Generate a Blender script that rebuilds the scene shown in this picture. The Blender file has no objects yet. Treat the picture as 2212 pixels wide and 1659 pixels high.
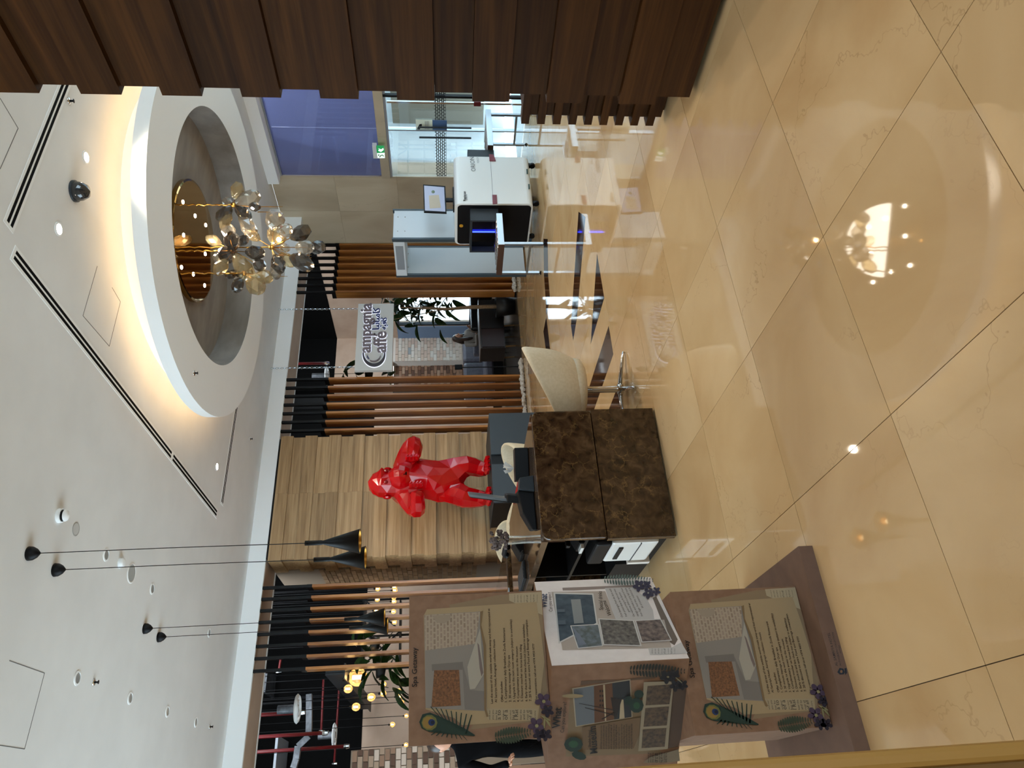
import bpy, bmesh, math, random
from mathutils import Vector, Matrix
random.seed(7)
R3 = math.radians
D = bpy.data
SC = bpy.context.scene
COL = SC.collection
# ------------------------------------------------------------------ camera (photo was taken with the phone turned: image left is up)
FPX, PITCH, YAW, ROLL, EYE = 1550.47, 0.0927745, 0.53953897, -0.01783145, 1.495
_F = Vector((math.sin(YAW)*math.cos(PITCH), math.cos(YAW)*math.cos(PITCH), -math.sin(PITCH)))
_R0 = Vector((math.cos(YAW), -math.sin(YAW), 0)); _U0 = _R0.cross(_F)
_R = math.cos(ROLL)*_R0 + math.sin(ROLL)*_U0
_U = -math.sin(ROLL)*_R0 + math.cos(ROLL)*_U0
cd = D.cameras.new('camera'); cam = D.objects.new('camera', cd); COL.objects.link(cam)
cd.sensor_fit = 'HORIZONTAL'; cd.sensor_width = 36; cd.lens = FPX/2212*36; cd.clip_start = .02; cd.clip_end = 300
M = Matrix((-_U, _R, -_F)).transposed().to_4x4(); M.translation = (0, 0, EYE)
cam.matrix_world = M
SC.camera = cam
# ------------------------------------------------------------------ world, exposure
W = D.worlds.new('world'); SC.world = W; W.use_nodes = True
W.node_tree.nodes['Background'].inputs[0].default_value = (.85, .93, 1, 1)
W.node_tree.nodes['Background'].inputs[1].default_value = 5.0
vs = SC.view_settings
vs.view_transform = 'Standard'; vs.look = 'None'; vs.exposure = 0.68; vs.gamma = 1; vs.use_curve_mapping = False
SC.cycles.use_denoising = True
SC.cycles.max_bounces = 10; SC.cycles.transparent_max_bounces = 16; SC.cycles.sample_clamp_indirect = 6
SC.cycles.caustics_reflective = False; SC.cycles.caustics_refractive = False
# ------------------------------------------------------------------ photo pixel -> point on a known surface
def ray(x, y): return _F + _R*((829.5-y)/FPX) + _U*((1106-x)/FPX)
EYEV = Vector((0, 0, EYE))
def onz(x, y, z=0.): d = ray(x, y); return EYEV + d*((z-EYE)/d.z)
def ony(x, y, Y): d = ray(x, y); return EYEV + d*(Y/d.y)
def onx(x, y, X): d = ray(x, y); return EYEV + d*(X/d.x)
def onp(x, y, p, n): d = ray(x, y); n = Vector(n); return EYEV + d*((Vector(p)-EYEV).dot(n)/d.dot(n))
def ond(x, y, dep): return EYEV + ray(x, y)*dep
# ------------------------------------------------------------------ materials
def srgb(c):
    if isinstance(c, str): c = [int(c[i:i+2], 16)/255 for i in (0, 2, 4)]
    return tuple(((v/12.92) if v <= .04045 else ((v+.055)/1.055)**2.4) for v in c) + (1,)
class NT:
    def __init__(s, name):
        s.m = D.materials.new(name); s.m.use_nodes = True; s.t = s.m.node_tree; s.b = s.t.nodes['Principled BSDF']; s.o = s.t.nodes['Material Output']
    def n(s, typ, **kw):
        k = s.t.nodes.new(typ)
        for a, v in kw.items():
            if a.startswith('i_'): k.inputs[a[2:].replace('_', ' ')].default_value = v
            else: setattr(k, a, v)
        return k
    def l(s, a, b): s.t.links.new(a, b)
    def ramp(s, fac, stops):
        r = s.n('ShaderNodeValToRGB'); e = r.color_ramp.elements
        while len(e) < len(stops): e.new(.5)
        for k, (p, c) in zip(e, stops): k.position = p; k.color = c
        s.l(fac, r.inputs[0]); return r.outputs[0]
    def coords(s, scale=(1, 1, 1), rnd=0.):
        g = s.n('ShaderNodeNewGeometry'); v = g.outputs['Position']
        if rnd:
            oi = s.n('ShaderNodeObjectInfo'); mu = s.n('ShaderNodeVectorMath', operation='SCALE'); mu.inputs[0].default_value = (rnd, rnd*.7, rnd*1.3)
            s.l(oi.outputs['Random'], mu.inputs['Scale']); ad = s.n('ShaderNodeVectorMath', operation='ADD'); s.l(v, ad.inputs[0]); s.l(mu.outputs[0], ad.inputs[1]); v = ad.outputs[0]
        mp = s.n('ShaderNodeMapping'); mp.inputs['Scale'].default_value = scale; s.l(v, mp.inputs['Vector']); return mp.outputs[0]
def P(name, c, rough=.5, metal=0., spec=.5, emit=0., ec=None, alpha=1., coat=0.):
    k = NT(name); b = k.b
    b.inputs['Base Color'].default_value = srgb(c); b.inputs['Roughness'].default_value = rough; b.inputs['Metallic'].default_value = metal
    b.inputs['Specular IOR Level'].default_value = spec; b.inputs['Coat Weight'].default_value = coat; b.inputs['Coat Roughness'].default_value = .05
    if emit: b.inputs['Emission Color'].default_value = srgb(ec or c); b.inputs['Emission Strength'].default_value = emit
    return k.m
def noisy(name, c1, c2, scale=(3, 3, 3), nscale=2., rough=.6, detail=4, metal=0., spec=.5, bump=0., lo=.35, hi=.65, rnd=0., coat=0., dist=0.):
    k = NT(name); v = k.coords(scale, rnd)
    nz = k.n('ShaderNodeTexNoise', i_Scale=nscale, i_Detail=detail, i_Distortion=dist); k.l(v, nz.inputs['Vector'])
    k.l(k.ramp(nz.outputs['Fac'], [(lo, srgb(c1)), (hi, srgb(c2))]), k.b.inputs['Base Color'])
    k.b.inputs['Roughness'].default_value = rough; k.b.inputs['Metallic'].default_value = metal; k.b.inputs['Specular IOR Level'].default_value = spec; k.b.inputs['Coat Weight'].default_value = coat; k.b.inputs['Coat Roughness'].default_value = .06
    if bump:
        bp = k.n('ShaderNodeBump', i_Strength=bump, i_Distance=.01); k.l(nz.outputs['Fac'], bp.inputs['Height']); k.l(bp.outputs[0], k.b.inputs['Normal'])
    return k.m
def wood(name, c1, c2, c3, axis, rough=.42, rnd=20., bump=.15, spec=.4):
    # grain runs along axis (0,1,2)
    sc = [14., 14., 14.]; sc[axis] = .55
    k = NT(name); v = k.coords(tuple(sc), rnd)
    a = k.n('ShaderNodeTexNoise', i_Scale=.9, i_Detail=5, i_Distortion=1.2); k.l(v, a.inputs['Vector'])
    f = k.n('ShaderNodeTexNoise', i_Scale=6., i_Detail=3); k.l(v, f.inputs['Vector'])
    mx = k.n('ShaderNodeMath', operation='MULTIPLY_ADD'); k.l(f.outputs['Fac'], mx.inputs[0]); mx.inputs[1].default_value = .35; k.l(a.outputs['Fac'], mx.inputs[2])
    c = k.ramp(mx.outputs[0], [(.45, srgb(c1)), (.66, srgb(c2)), (.85, srgb(c3))])
    oi = k.n('ShaderNodeObjectInfo'); hv = k.n('ShaderNodeHueSaturation'); mr = k.n('ShaderNodeMapRange'); mr.inputs['To Min'].default_value = .82; mr.inputs['To Max'].default_value = 1.14
    k.l(oi.outputs['Random'], mr.inputs['Value']); k.l(mr.outputs[0], hv.inputs['Value']); k.l(c, hv.inputs['Color']); k.l(hv.outputs[0], k.b.inputs['Base Color'])
    k.b.inputs['Roughness'].default_value = rough; k.b.inputs['Specular IOR Level'].default_value = spec
    bp = k.n('ShaderNodeBump', i_Strength=bump, i_Distance=.004); k.l(mx.outputs[0], bp.inputs['Height']); k.l(bp.outputs[0], k.b.inputs['Normal'])
    return k.m
def marble(name, base, dark, light, vein, sc=1., rough=.06, vw=.02, rnd=30., spec=.5, amt=.7, stretch=(1, 1, 1)):
    k = NT(name); v = k.coords(tuple(sc*q for q in stretch), rnd)
    a = k.n('ShaderNodeTexNoise', i_Scale=1.6, i_Detail=7, i_Distortion=.6); k.l(v, a.inputs['Vector'])
    c = k.ramp(a.outputs['Fac'], [(.30, srgb(dark)), (.5, srgb(base)), (.72, srgb(light))])
    w = k.n('ShaderNodeTexNoise', i_Scale=2.2, i_Detail=5, i_Roughness=.65); k.l(v, w.inputs['Vector'])
    ad = k.n('ShaderNodeMixRGB', blend_type='LINEAR_LIGHT'); ad.inputs[0].default_value = .45; k.l(v, ad.inputs[1]); k.l(w.outputs['Color'], ad.inputs[2])
    vo = k.n('ShaderNodeTexVoronoi', feature='DISTANCE_TO_EDGE', i_Scale=1.5); k.l(ad.outputs[0], vo.inputs['Vector'])
    ve = k.ramp(vo.outputs['Distance'], [(0, (1, 1, 1, 1)), (vw, (0, 0, 0, 1))])
    br = k.n('ShaderNodeTexNoise', i_Scale=.9, i_Detail=2); k.l(v, br.inputs['Vector'])
    bm = k.ramp(br.outputs['Fac'], [(.46, (0, 0, 0, 1)), (.62, (amt, amt, amt, 1))])
    mu = k.n('ShaderNodeMath', operation='MULTIPLY'); k.l(ve, mu.inputs[0]); k.l(bm, mu.inputs[1])
    mx = k.n('ShaderNodeMixRGB'); k.l(mu.outputs[0], mx.inputs[0]); k.l(c, mx.inputs[1]); mx.inputs[2].default_value = srgb(vein)
    oi = k.n('ShaderNodeObjectInfo'); hv = k.n('ShaderNodeHueSaturation'); mr = k.n('ShaderNodeMapRange'); mr.inputs['To Min'].default_value = .94; mr.inputs['To Max'].default_value = 1.05
    k.l(oi.outputs['Random'], mr.inputs['Value']); k.l(mr.outputs[0], hv.inputs['Value']); k.l(mx.outputs[0], hv.inputs['Color']); k.l(hv.outputs[0], k.b.inputs['Base Color'])
    k.b.inputs['Roughness'].default_value = rough; k.b.inputs['Specular IOR Level'].default_value = spec
    return k.m
def glass(name, tint, refl=.5, rough=.0, base=.04, dens=0., dcol=None):
    # thin glass sheet: clear see-through plus a fresnel mirror
    k = NT(name); t = k.n('ShaderNodeBsdfTransparent'); t.inputs[0].default_value = srgb(tint)
    g = k.n('ShaderNodeBsdfGlossy'); g.inputs['Roughness'].default_value = rough
    fr = k.n('ShaderNodeFresnel', i_IOR=1.5); m = k.n('ShaderNodeMath', operation='MULTIPLY_ADD'); k.l(fr.outputs[0], m.inputs[0]); m.inputs[1].default_value = refl; m.inputs[2].default_value = base
    mx = k.n('ShaderNodeMixShader'); k.l(m.outputs[0], mx.inputs[0]); k.l(t.outputs[0], mx.inputs[1]); k.l(g.outputs[0], mx.inputs[2]); out = mx.outputs[0]
    if dens:
        df = k.n('ShaderNodeBsdfDiffuse'); df.inputs[0].default_value = srgb(dcol or tint); m2 = k.n('ShaderNodeMixShader'); m2.inputs[0].default_value = dens
        k.l(out, m2.inputs[1]); k.l(df.outputs[0], m2.inputs[2]); out = m2.outputs[0]
    k.l(out, k.o.inputs['Surface']); return k.m
def emit(name, c, s):
    k = NT(name); e = k.n('ShaderNodeEmission'); e.inputs[0].default_value = srgb(c); e.inputs[1].default_value = s; k.l(e.outputs[0], k.o.inputs['Surface']); return k.m
m_ceil = noisy('ceiling_paint', 'dededc', 'e4e4e2', nscale=.6, rough=.85, spec=.2)
m_white = P('white_paint', 'eeefee', .7, spec=.25)
m_pink = noisy('beige_plaster', 'b39a86', 'bda591', nscale=.8, rough=.8, spec=.2)
m_grey = noisy('grey_brushed_plaster', '837d77', '99928b', scale=(1, 3, 3), nscale=1.5, rough=.6, detail=6)
m_floor = marble('cream_marble', 'c6a67a', 'b9966a', 'd0b288', '7d5d36', .8, rough=.03, vw=.008, amt=.4)
m_grout = P('grout', '4a3b28', .8)
m_dark = marble('brown_marble', '3c2a1b', '22160c', '57422e', '86693f', 9., rough=.10, vw=.06, amt=.55, rnd=3.)
m_inlay = marble('dark_inlay_marble', '2c1a12', '1a0e09', '3a261a', '8a735c', 3., rough=.05, vw=.02, amt=.5)
m_stone = marble('beige_wall_marble', 'b9a88f', 'ad9c84', 'c4b59d', '9c8a73', .9, rough=.25, vw=.015, amt=.4, stretch=(1, 1, .4))
m_stoneout = marble('pale_outer_stone', 'a9b1b2', 'a0a8a9', 'b2babb', '929a9a', .9, rough=.5, vw=.01, amt=.3)
m_wr = wood('brown_oak_planks', '2c1604', '392007', '472a0d', 1, rough=.6, spec=.12)
m_wg = wood('honey_oak_planks', '8a6a45', 'a5835a', 'b8966c', 0, rough=.5)
m_ws = wood('orange_oak_slat', '7a4a20', '9a602b', 'b57a3c', 2, rough=.28, spec=.5)
m_wd = wood('warm_timber', '553a18', '664820', '76552a', 2, rough=.5)
m_black = P('black_steel', '0a0a0b', .45, spec=.22)
m_blackg = P('black_gloss', '0a0a0b', .2)
m_void = P('black_ceiling_paint', '060606', .9, spec=.1)
m_duct = noisy('galvanised_duct', '55585c', '7a7e84', nscale=3, rough=.45, metal=.6)
m_red = P('red_pipe_paint', '5e0a0e', .45)
m_gor = P('red_lacquer', 'b4030a', .16, spec=.45, coat=.15)
m_slate = P('slate_blue_paint', '2b343a', .5)
m_chrome = P('chrome', 'd6d6d6', .12, 1.)
m_alu = P('brushed_aluminium', 'b9c0c6', .3, 1.)
m_gold = P('gold_mirror', 'b08a4e', .05, 1.)
m_goldr = P('rough_gold', 'b5843c', .3, 1.)
m_cream = noisy('cream_leather', 'c2b193', 'cbbb9e', nscale=14, rough=.48, bump=.05)
m_wplas = P('white_plastic', 'd8dad8', .3, coat=.3)
m_gplas = P('dark_grey_plastic', '2c3136', .45, spec=.3)
m_bplas = P('black_plastic', '0c0c0e', .5, spec=.18)
m_clear = glass('clear_glass', 'f2fbff', .6)
m_violet = glass('violet_tinted_glass', 'b4b8da', .7, base=.04, dens=.42, dcol='777ca0')
m_amber = glass('amber_glass', 'f2e4c8', .7, base=.05, dens=.16, dcol='e0c89a')
m_smoke = glass('smoked_glass', 'aaa49d', .8, base=.07, dens=.12, dcol='857e78')
m_clearg = glass('crystal_glass', 'f2ebe0', .8, base=.06, dens=.14, dcol='dcd2c2')
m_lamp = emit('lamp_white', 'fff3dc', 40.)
m_warm = emit('cove_led', 'ffcf8c', 6.5)
m_bulb = emit('filament', 'ffdca6', 26.)
m_bglass = glass('bulb_glass', 'fff0d6', .8, base=.06, dens=.18, dcol='ffe6b8')
m_kraft = noisy('kraft_paper', '76563e', '806048', nscale=9, rough=.75, detail=8)
m_kraft_lit = noisy('lit_kraft_paper', 'd6cbc5', 'dcd2cc', nscale=9, rough=.6, detail=8)  # kraft face turned to the entrance, its light painted into the colour
m_paper = P('cream_print', '96805f', .8); m_ink = P('black_ink', '17130f', .8); m_paperw = P('white_print', 'cfc8bf', .8)
m_leaf = noisy('leaf_green', '12230c', '2a4a1a', nscale=9, rough=.4)
m_pot = P('black_pot', '121212', .5)
m_bark = noisy('pale_bark', '8d7458', 'a58b6c', nscale=12, rough=.8)
m_mortar = P('mortar', '8c7a68', .9); m_mortarw = P('white_mortar', 'ddd7ce', .9)
m_brick = [P('brick_a', '7c5a44', .85), P('brick_b', '91705a', .85), P('brick_c', '5e4335', .85), P('brick_d', 'a58a74', .85)]
m_brickw = [P('brick_white_a', 'd3c6b7', .85), P('brick_white_b', 'cbb5a4', .85), P('brick_white_c', 'dcd5ca', .85)]*4+[P('brick_grey', '9aa0a2', .85)]
m_brickt = [P('brick_tan_a', '8d6f4f', .85), P('brick_tan_b', '7d6044', .85), P('brick_tan_c', '98795a', .85)]
m_cwood = noisy('dark_wood_floor', '3c362f', '5a5249', scale=(.8, 7, 1), nscale=1.5, rough=.25, rnd=9.)
m_sofa = noisy('grey_leather', '4d4c55', '5a5963', nscale=6, rough=.35)
m_skin = P('skin', 'c08b6f', .55); m_hair = noisy('dark_brown_hair', '1d120c', '3d2719', scale=(14, 14, 1), nscale=2, rough=.4)
m_cloth = noisy('knitted_grey', '77706a', '8d867f', nscale=30, rough=.9); m_suit = P('black_cloth', '08080a', .9, spec=.1)
m_peb = P('white_pebble', 'cfc9c0', .8)
# ------------------------------------------------------------------ mesh helpers
class MB:
    def __init__(s): s.v = []; s.f = []; s.sm = False
    def add(s, vs, fs): o = len(s.v); s.v += [tuple(q) for q in vs]; s.f += [tuple(i+o for i in f) for f in fs]; return s
    def box(s, x0, x1, y0, y1, z0, z1):
        return s.add([(x0,y0,z0),(x1,y0,z0),(x1,y1,z0),(x0,y1,z0),(x0,y0,z1),(x1,y0,z1),(x1,y1,z1),(x0,y1,z1)], [(0,3,2,1),(4,5,6,7),(0,1,5,4),(1,2,6,5),(2,3,7,6),(3,0,4,7)])
    def cbox(s, c, d, rz=0.):
        o = len(s.v); s.box(-d[0]/2, d[0]/2, -d[1]/2, d[1]/2, -d[2]/2, d[2]/2); ca, sa = math.cos(rz), math.sin(rz)
        for i in range(o, len(s.v)): x, y, z = s.v[i]; s.v[i] = (c[0]+x*ca-y*sa, c[1]+x*sa+y*ca, c[2]+z)
        return s
    def prism(s, pts, vec):
        n = len(pts); vec = Vector(vec); a = [Vector(p) for p in pts]
        return s.add(a+[p+vec for p in a], [tuple(range(n))[::-1], tuple(range(n, 2*n))]+[(i, (i+1) % n, n+(i+1) % n, n+i) for i in range(n)])
    def poly(s, pts): return s.add(pts, [tuple(range(len(pts)))])
    def tube(s, pts, r, seg=8, cap=True):
        pts = [Vector(p) for p in pts]; rs = r if isinstance(r, (list, tuple)) else [r]*len(pts); vs = []; n = len(pts); ref = None
        for i, p in enumerate(pts):
            t = (pts[min(i+1, n-1)]-pts[max(i-1, 0)]).normalized()
            if ref is None: ref = t.orthogonal().normalized()
            ref = (ref - t*ref.dot(t)).normalized(); b = t.cross(ref)
            vs += [p+(ref*math.cos(2*math.pi*k/seg)+b*math.sin(2*math.pi*k/seg))*rs[i] for k in range(seg)]
        fs = [(i*seg+k, i*seg+(k+1) % seg, (i+1)*seg+(k+1) % seg, (i+1)*seg+k) for i in range(n-1) for k in range(seg)]
        if cap: fs += [tuple(range(seg))[::-1], tuple(range((n-1)*seg, n*seg))]
        return s.add(vs, fs)
    def lathe(s, prof, c=(0, 0, 0), seg=24, close=False):
        n = len(prof); vs = [(c[0]+r*math.cos(2*math.pi*k/seg), c[1]+r*math.sin(2*math.pi*k/seg), c[2]+z) for r, z in prof for k in range(seg)]
        m = n if close else n-1
        fs = [(i*seg+k, i*seg+(k+1) % seg, ((i+1) % n)*seg+(k+1) % seg, ((i+1) % n)*seg+k) for i in range(m) for k in range(seg)]
        return s.add(vs, fs)
    def disc(s, c, r, seg=24, up=True):
        vs = [(c[0]+r*math.cos(2*math.pi*k/seg), c[1]+r*math.sin(2*math.pi*k/seg), c[2]) for k in range(seg)]
        return s.add(vs, [tuple(range(seg)) if up else tuple(range(seg))[::-1]])
    def ball(s, c, r, seg=10, rings=6, sc=(1, 1, 1)):
        vs = [(c[0], c[1], c[2]-r*sc[2])]; 
        for i in range(1, rings):
            a = math.pi*i/rings-math.pi/2
            vs += [(c[0]+r*sc[0]*math.cos(a)*math.cos(2*math.pi*k/seg), c[1]+r*sc[1]*math.cos(a)*math.sin(2*math.pi*k/seg), c[2]+r*sc[2]*math.sin(a)) for k in range(seg)]
        vs.append((c[0], c[1], c[2]+r*sc[2])); L = len(vs)-1; fs = [(0, 1+(k+1) % seg, 1+k) for k in range(seg)]
        fs += [(1+i*seg+k, 1+i*seg+(k+1) % seg, 1+(i+1)*seg+(k+1) % seg, 1+(i+1)*seg+k) for i in range(rings-2) for k in range(seg)]
        fs += [(L, 1+(rings-2)*seg+k, 1+(rings-2)*seg+(k+1) % seg) for k in range(seg)]
        return s.add(vs, fs)
    def smooth(s): s.sm = True; return s
def mesh_of(name, mb, off=(0, 0, 0)):
    me = D.meshes.new(name); o = Vector(off); me.from_pydata([Vector(v)-o for v in mb.v], [], mb.f); me.update()
    bm = bmesh.new(); bm.from_mesh(me); bmesh.ops.recalc_face_normals(bm, faces=bm.faces); bm.to_mesh(me); bm.free()
    if mb.sm:
        for p in me.polygons: p.use_smooth = True
    return me
def rootof(o):
    while o.parent: o = o.parent
    return o
def ob(name, mb, mat, parent=None, bevel=0., loc=None, auto=False):
    """one mesh object; vertices come in world metres (or in the thing's own frame when it is rotated)"""
    off = Vector((0, 0, 0))
    if parent is not None:
        rt = rootof(parent)
        if not rt.get('_local'): off = rt.location
    elif loc is not None: off = Vector(loc)
    me = mb if isinstance(mb, bpy.types.Mesh) else mesh_of(name, mb, off)
    o = D.objects.new(name, me); COL.objects.link(o)
    if mat is not None and not me.materials: me.materials.append(mat)
    if parent is not None: o.parent = parent
    elif loc is not None: o.location = loc
    if bevel:
        b = o.modifiers.new('bevel', 'BEVEL'); b.width = bevel; b.segments = 2; b.limit_method = 'ANGLE'
    return o
def tag(o, label=None, cat=None, group=None, kind=None):
    if label: o['label'] = label
    if cat: o['category'] = cat
    if group: o['group'] = group
    if kind: o['kind'] = kind
    return o
def thing(name, label, cat, loc=(0, 0, 0), rz=0., group=None, local=False):
    o = D.objects.new(name, None); COL.objects.link(o); o.location = loc; o.rotation_euler = (0, 0, rz); o.empty_display_size = .1
    if local or rz: o['_local'] = 1
    return tag(o, label, cat, group)
def copy_tree(o, parent=None):
    c = o.copy(); COL.objects.link(c); c.parent = parent
    for ch in list(o.children): copy_tree(ch, c)
    return c
def piece(name, me, mat, parent, loc, sc=(1, 1, 1), rot=(0, 0, 0)):
    o = D.objects.new(name, me); COL.objects.link(o); o.parent = parent; o.location = Vector(loc)-(rootof(parent).location if not rootof(parent).get('_local') else Vector()); o.scale = sc; o.rotation_euler = rot
    if mat is not None:
        if not me.materials: me.materials.append(mat)
        elif me.materials[0] != mat:
            o.material_slots[0].link = 'OBJECT'; o.material_slots[0].material = mat
    return o
def struct(name, mb, mat, label=None, **k):
    o = ob(name, mb, mat, **k); o['kind'] = 'structure'
    if label: o['label'] = label
    return o
UNIT = mesh_of('unit_block', MB().box(-.5, .5, -.5, .5, -.5, .5))
def unit(mat):
    k = 'unit_'+mat.name
    if k not in D.meshes:
        me = UNIT.copy(); me.name = k; me.materials.append(mat)
    return D.meshes[k]
def blk(name, mat, parent, x0, x1, y0, y1, z0, z1):
    return piece(name, unit(mat), None, parent, ((x0+x1)/2, (y0+y1)/2, (z0+z1)/2), (abs(x1-x0), abs(y1-y0), abs(z1-z0)))
_tc = {}
def text_mb(s, bold=0., res=3):
    key = (s, bold, res)
    if key in _tc: return _tc[key]
    cu = D.curves.new('t', 'FONT'); cu.body = s; cu.size = 1; cu.resolution_u = res; cu.offset = bold
    o = D.objects.new('t', cu); COL.objects.link(o); dg = bpy.context.evaluated_depsgraph_get()
    me = D.meshes.new_from_object(o.evaluated_get(dg)); vs = [tuple(v.co) for v in me.vertices]; fs = [tuple(p.vertices) for p in me.polygons]
    D.objects.remove(o); D.curves.remove(cu); D.meshes.remove(me)
    _tc[key] = (vs, fs); return vs, fs
def text3(mb, s, a, b, n, lift=0., bold=0., depth=0., res=2):
    """lettering fitted between two points on a plane with normal n"""
    a, b, n = Vector(a), Vector(b), Vector(n).normalized(); vs, fs = text_mb(s, bold, res)
    if not vs: return mb
    x0 = min(v[0] for v in vs); x1 = max(v[0] for v in vs); k = (b-a).length/(x1-x0); u = (b-a).normalized(); w = n.cross(u)
    base = [a+u*((v[0]-x0)*k)+w*(v[1]*k)+n*lift for v in vs]
    if depth:
        ed = {}
        for f in fs:
            for i in range(len(f)):
                e = (f[i], f[(i+1) % len(f)]); ed[e] = 1
        side = [e for e in ed if (e[1], e[0]) not in ed]; L = len(base)
        mb.add(base+[p+n*depth for p in base], [tuple(i+L for i in f) for f in fs]+[(i, j, j+L, i+L) for i, j in side])
    else: mb.add(base, fs)
    return mb
def eval_mods(me, mods):
    o = D.objects.new('tmp', me); COL.objects.link(o)
    for t, kw in mods:
        m = o.modifiers.new(t, t)
        for a, v in kw.items(): setattr(m, a, v)
    dg = bpy.context.evaluated_depsgraph_get(); r = D.meshes.new_from_object(o.evaluated_get(dg)); D.objects.remove(o); return r
def skin(name, joints, bones, mods=(), sub=2):
    """one continuous body: joints name -> ((x,y,z), radius or (rx, ry))"""
    ks = list(joints); me = D.meshes.new(name); me.from_pydata([joints[k][0] for k in ks], [(ks.index(a), ks.index(b)) for a, b in bones], [])
    o = D.objects.new('tmp', me); COL.objects.link(o); sk = o.modifiers.new('s', 'SKIN'); sk.use_smooth_shade = True
    for i, k in enumerate(ks):
        r = joints[k][1]; me.skin_vertices[0].data[i].radius = r if isinstance(r, tuple) else (r, r)
    me.skin_vertices[0].data[0].use_root = True
    if sub: s = o.modifiers.new('u', 'SUBSURF'); s.levels = sub
    dg = bpy.context.evaluated_depsgraph_get(); r = D.meshes.new_from_object(o.evaluated_get(dg)); D.objects.remove(o)
    if mods: r = eval_mods(r, mods)
    for p in r.polygons: p.use_smooth = True
    return r
FILL_LAMP_W = 24
# ================================================================== STRUCTURE
CZ, YC, XE = 4.70, 11.63, 10.5            # ceiling height, cafe front line, entrance line
# ---- floor: grout bed, marble tiles as pieces, dark inlays
floor = struct('floor', MB().box(-3.6, XE, -5, YC+.02, -.06, -.0035), m_grout, 'polished cream marble floor of large square tiles')
TX, TY, TS = 2.67, 2.033, .80
tile_me = mesh_of('floor_tile', MB().box(-.3985, .3985, -.3985, .3985, -.006, 0.)); tile_me.materials.append(m_floor)
rest = MB()
for i in range(-8, 11):
    for j in range(-9, 13):
        x, y = TX+(i+.5)*TS, TY+(j+.5)*TS
        if x > XE or y > YC or x < -3.6: continue
        near = x > -.6+ (0 if y > 1 else 9) and y > .9 and not (x > 3.9 and y < 2.6)
        x1, y1 = min(x+.3985, XE), min(y+.3985, YC+.02)
        if near:
            if x1 < x+.39 or y1 < y+.39: blk('floor_tile', m_floor, floor, x-.3985, x1, y-.3985, y1, -.006, 0.)
            else: piece('floor_tile', tile_me, None, floor, (x, y, 0))
        else: rest.box(x-.3985, x1, y-.3985, y1, -.006, 0.)
tag(ob('floor_tile_field', rest, m_floor, floor), kind='stuff')
INL = [[(4.07, 5.26), (4.61, 5.26), (4.07, 6.03)], [(5.62, 5.72), (5.30, 5.47), (4.74, 6.5), (4.67, 6.84), (4.90, 6.85)],
       [(7.28, 7.97), (6.83, 8.27), (6.45, 8.35), (6.21, 8.47), (6.20, 8.0), (6.56, 7.94), (6.99, 7.66)], [(6.21, 8.45), (6.21, 8.84), (5.45, 8.74), (5.45, 8.43)],
       [(3.44, 5.26), (3.75, 5.26), (3.75, 7.2), (3.44, 7.2)], [(2.80, 5.27), (3.12, 5.27), (3.12, 7.0), (2.80, 7.0)]]
for q in INL: ob('dark_inlay', MB().prism([(x, y, -.004) for x, y in q], (0, 0, .0048)), m_inlay, floor)['label'] = 'dark brown marble inlay'
# ---- ceiling
ceil = struct('ceiling', MB().box(-3.6, XE, -5, YC, CZ, CZ+.25), m_ceil, 'flat white lobby ceiling')
# hairline access hatches
def hatch(pts):
    mb = MB(); n = len(pts)
    for a, b in zip(pts, pts[1:]):
        a = Vector((*a, CZ-.0015)); b = Vector((*b, CZ-.0015)); t = (b-a).normalized(); s = Vector((-t.y, t.x, 0))*.003
        mb.prism([a-s, b-s, b+s, a+s], (0, 0, .002))
    ob('access_hatch', mb, P('hatch_joint', '6f6f6e', .8), ceil)
def zc(x, y): p = onz(x, y, CZ); return (p.x, p.y)
hatch([zc(20, 1427), zc(96, 1454), zc(53, 1618), zc(0, 1610)])
hatch([zc(0, 212), zc(39, 277), zc(0, 365)])
hatch([zc(210, 575), zc(179, 682), zc(236, 748), zc(260, 652), zc(242, 621)])
# ---- dropped ring with cove, grey recess
RC = (6.42, 7.06)
seg = 96
ring = struct('trim_ceiling_ring', MB().lathe([(1.58, 4.30), (2.23, 4.30), (2.23, 4.44), (2.20, 4.44), (2.20, 4.37), (1.84, 4.37), (1.84, 4.70), (1.62, 4.70), (1.62, 4.42), (1.58, 4.42)], (*RC, 0), seg, True), m_white, 'white dropped ceiling ring with a glowing cove')
ob('recess_wall', MB().lathe([(1.579, 4.302), (1.579, 4.66)], (*RC, 0), seg).smooth(), m_grey, ring)['label'] = 'grey brushed plaster recess wall'
ob('recess_top', MB().lathe([(.02, 4.66), (1.579, 4.66)], (*RC, 0), seg), m_grey, ring)['label'] = 'grey brushed plaster recess top'
ob('cove_light_strip', MB().lathe([(2.06, 4.372), (2.10, 4.372), (2.10, 4.384), (2.06, 4.384)], (*RC, 0), 64, True), m_warm, ring)['label'] = 'warm glowing light strip'
# ---- cafe front bulkhead and soffit
struct('trim_cafe_bulkhead', MB().box(-3.6, XE+.02, YC, YC+.05, 4.43, CZ+.25), m_white, 'white bulkhead above the cafe front')
struct('trim_cafe_soffit', MB().box(-3.6, 11.5, YC+.05, YC+.72, 4.43, 4.6), m_pink, 'beige soffit above the slat screens')
struct('trim_soffit_edge', MB().box(-3.6, 11.5, YC+.72, YC+.78, 4.425, 4.75), m_white, 'thin white edge behind the soffit')
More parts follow.
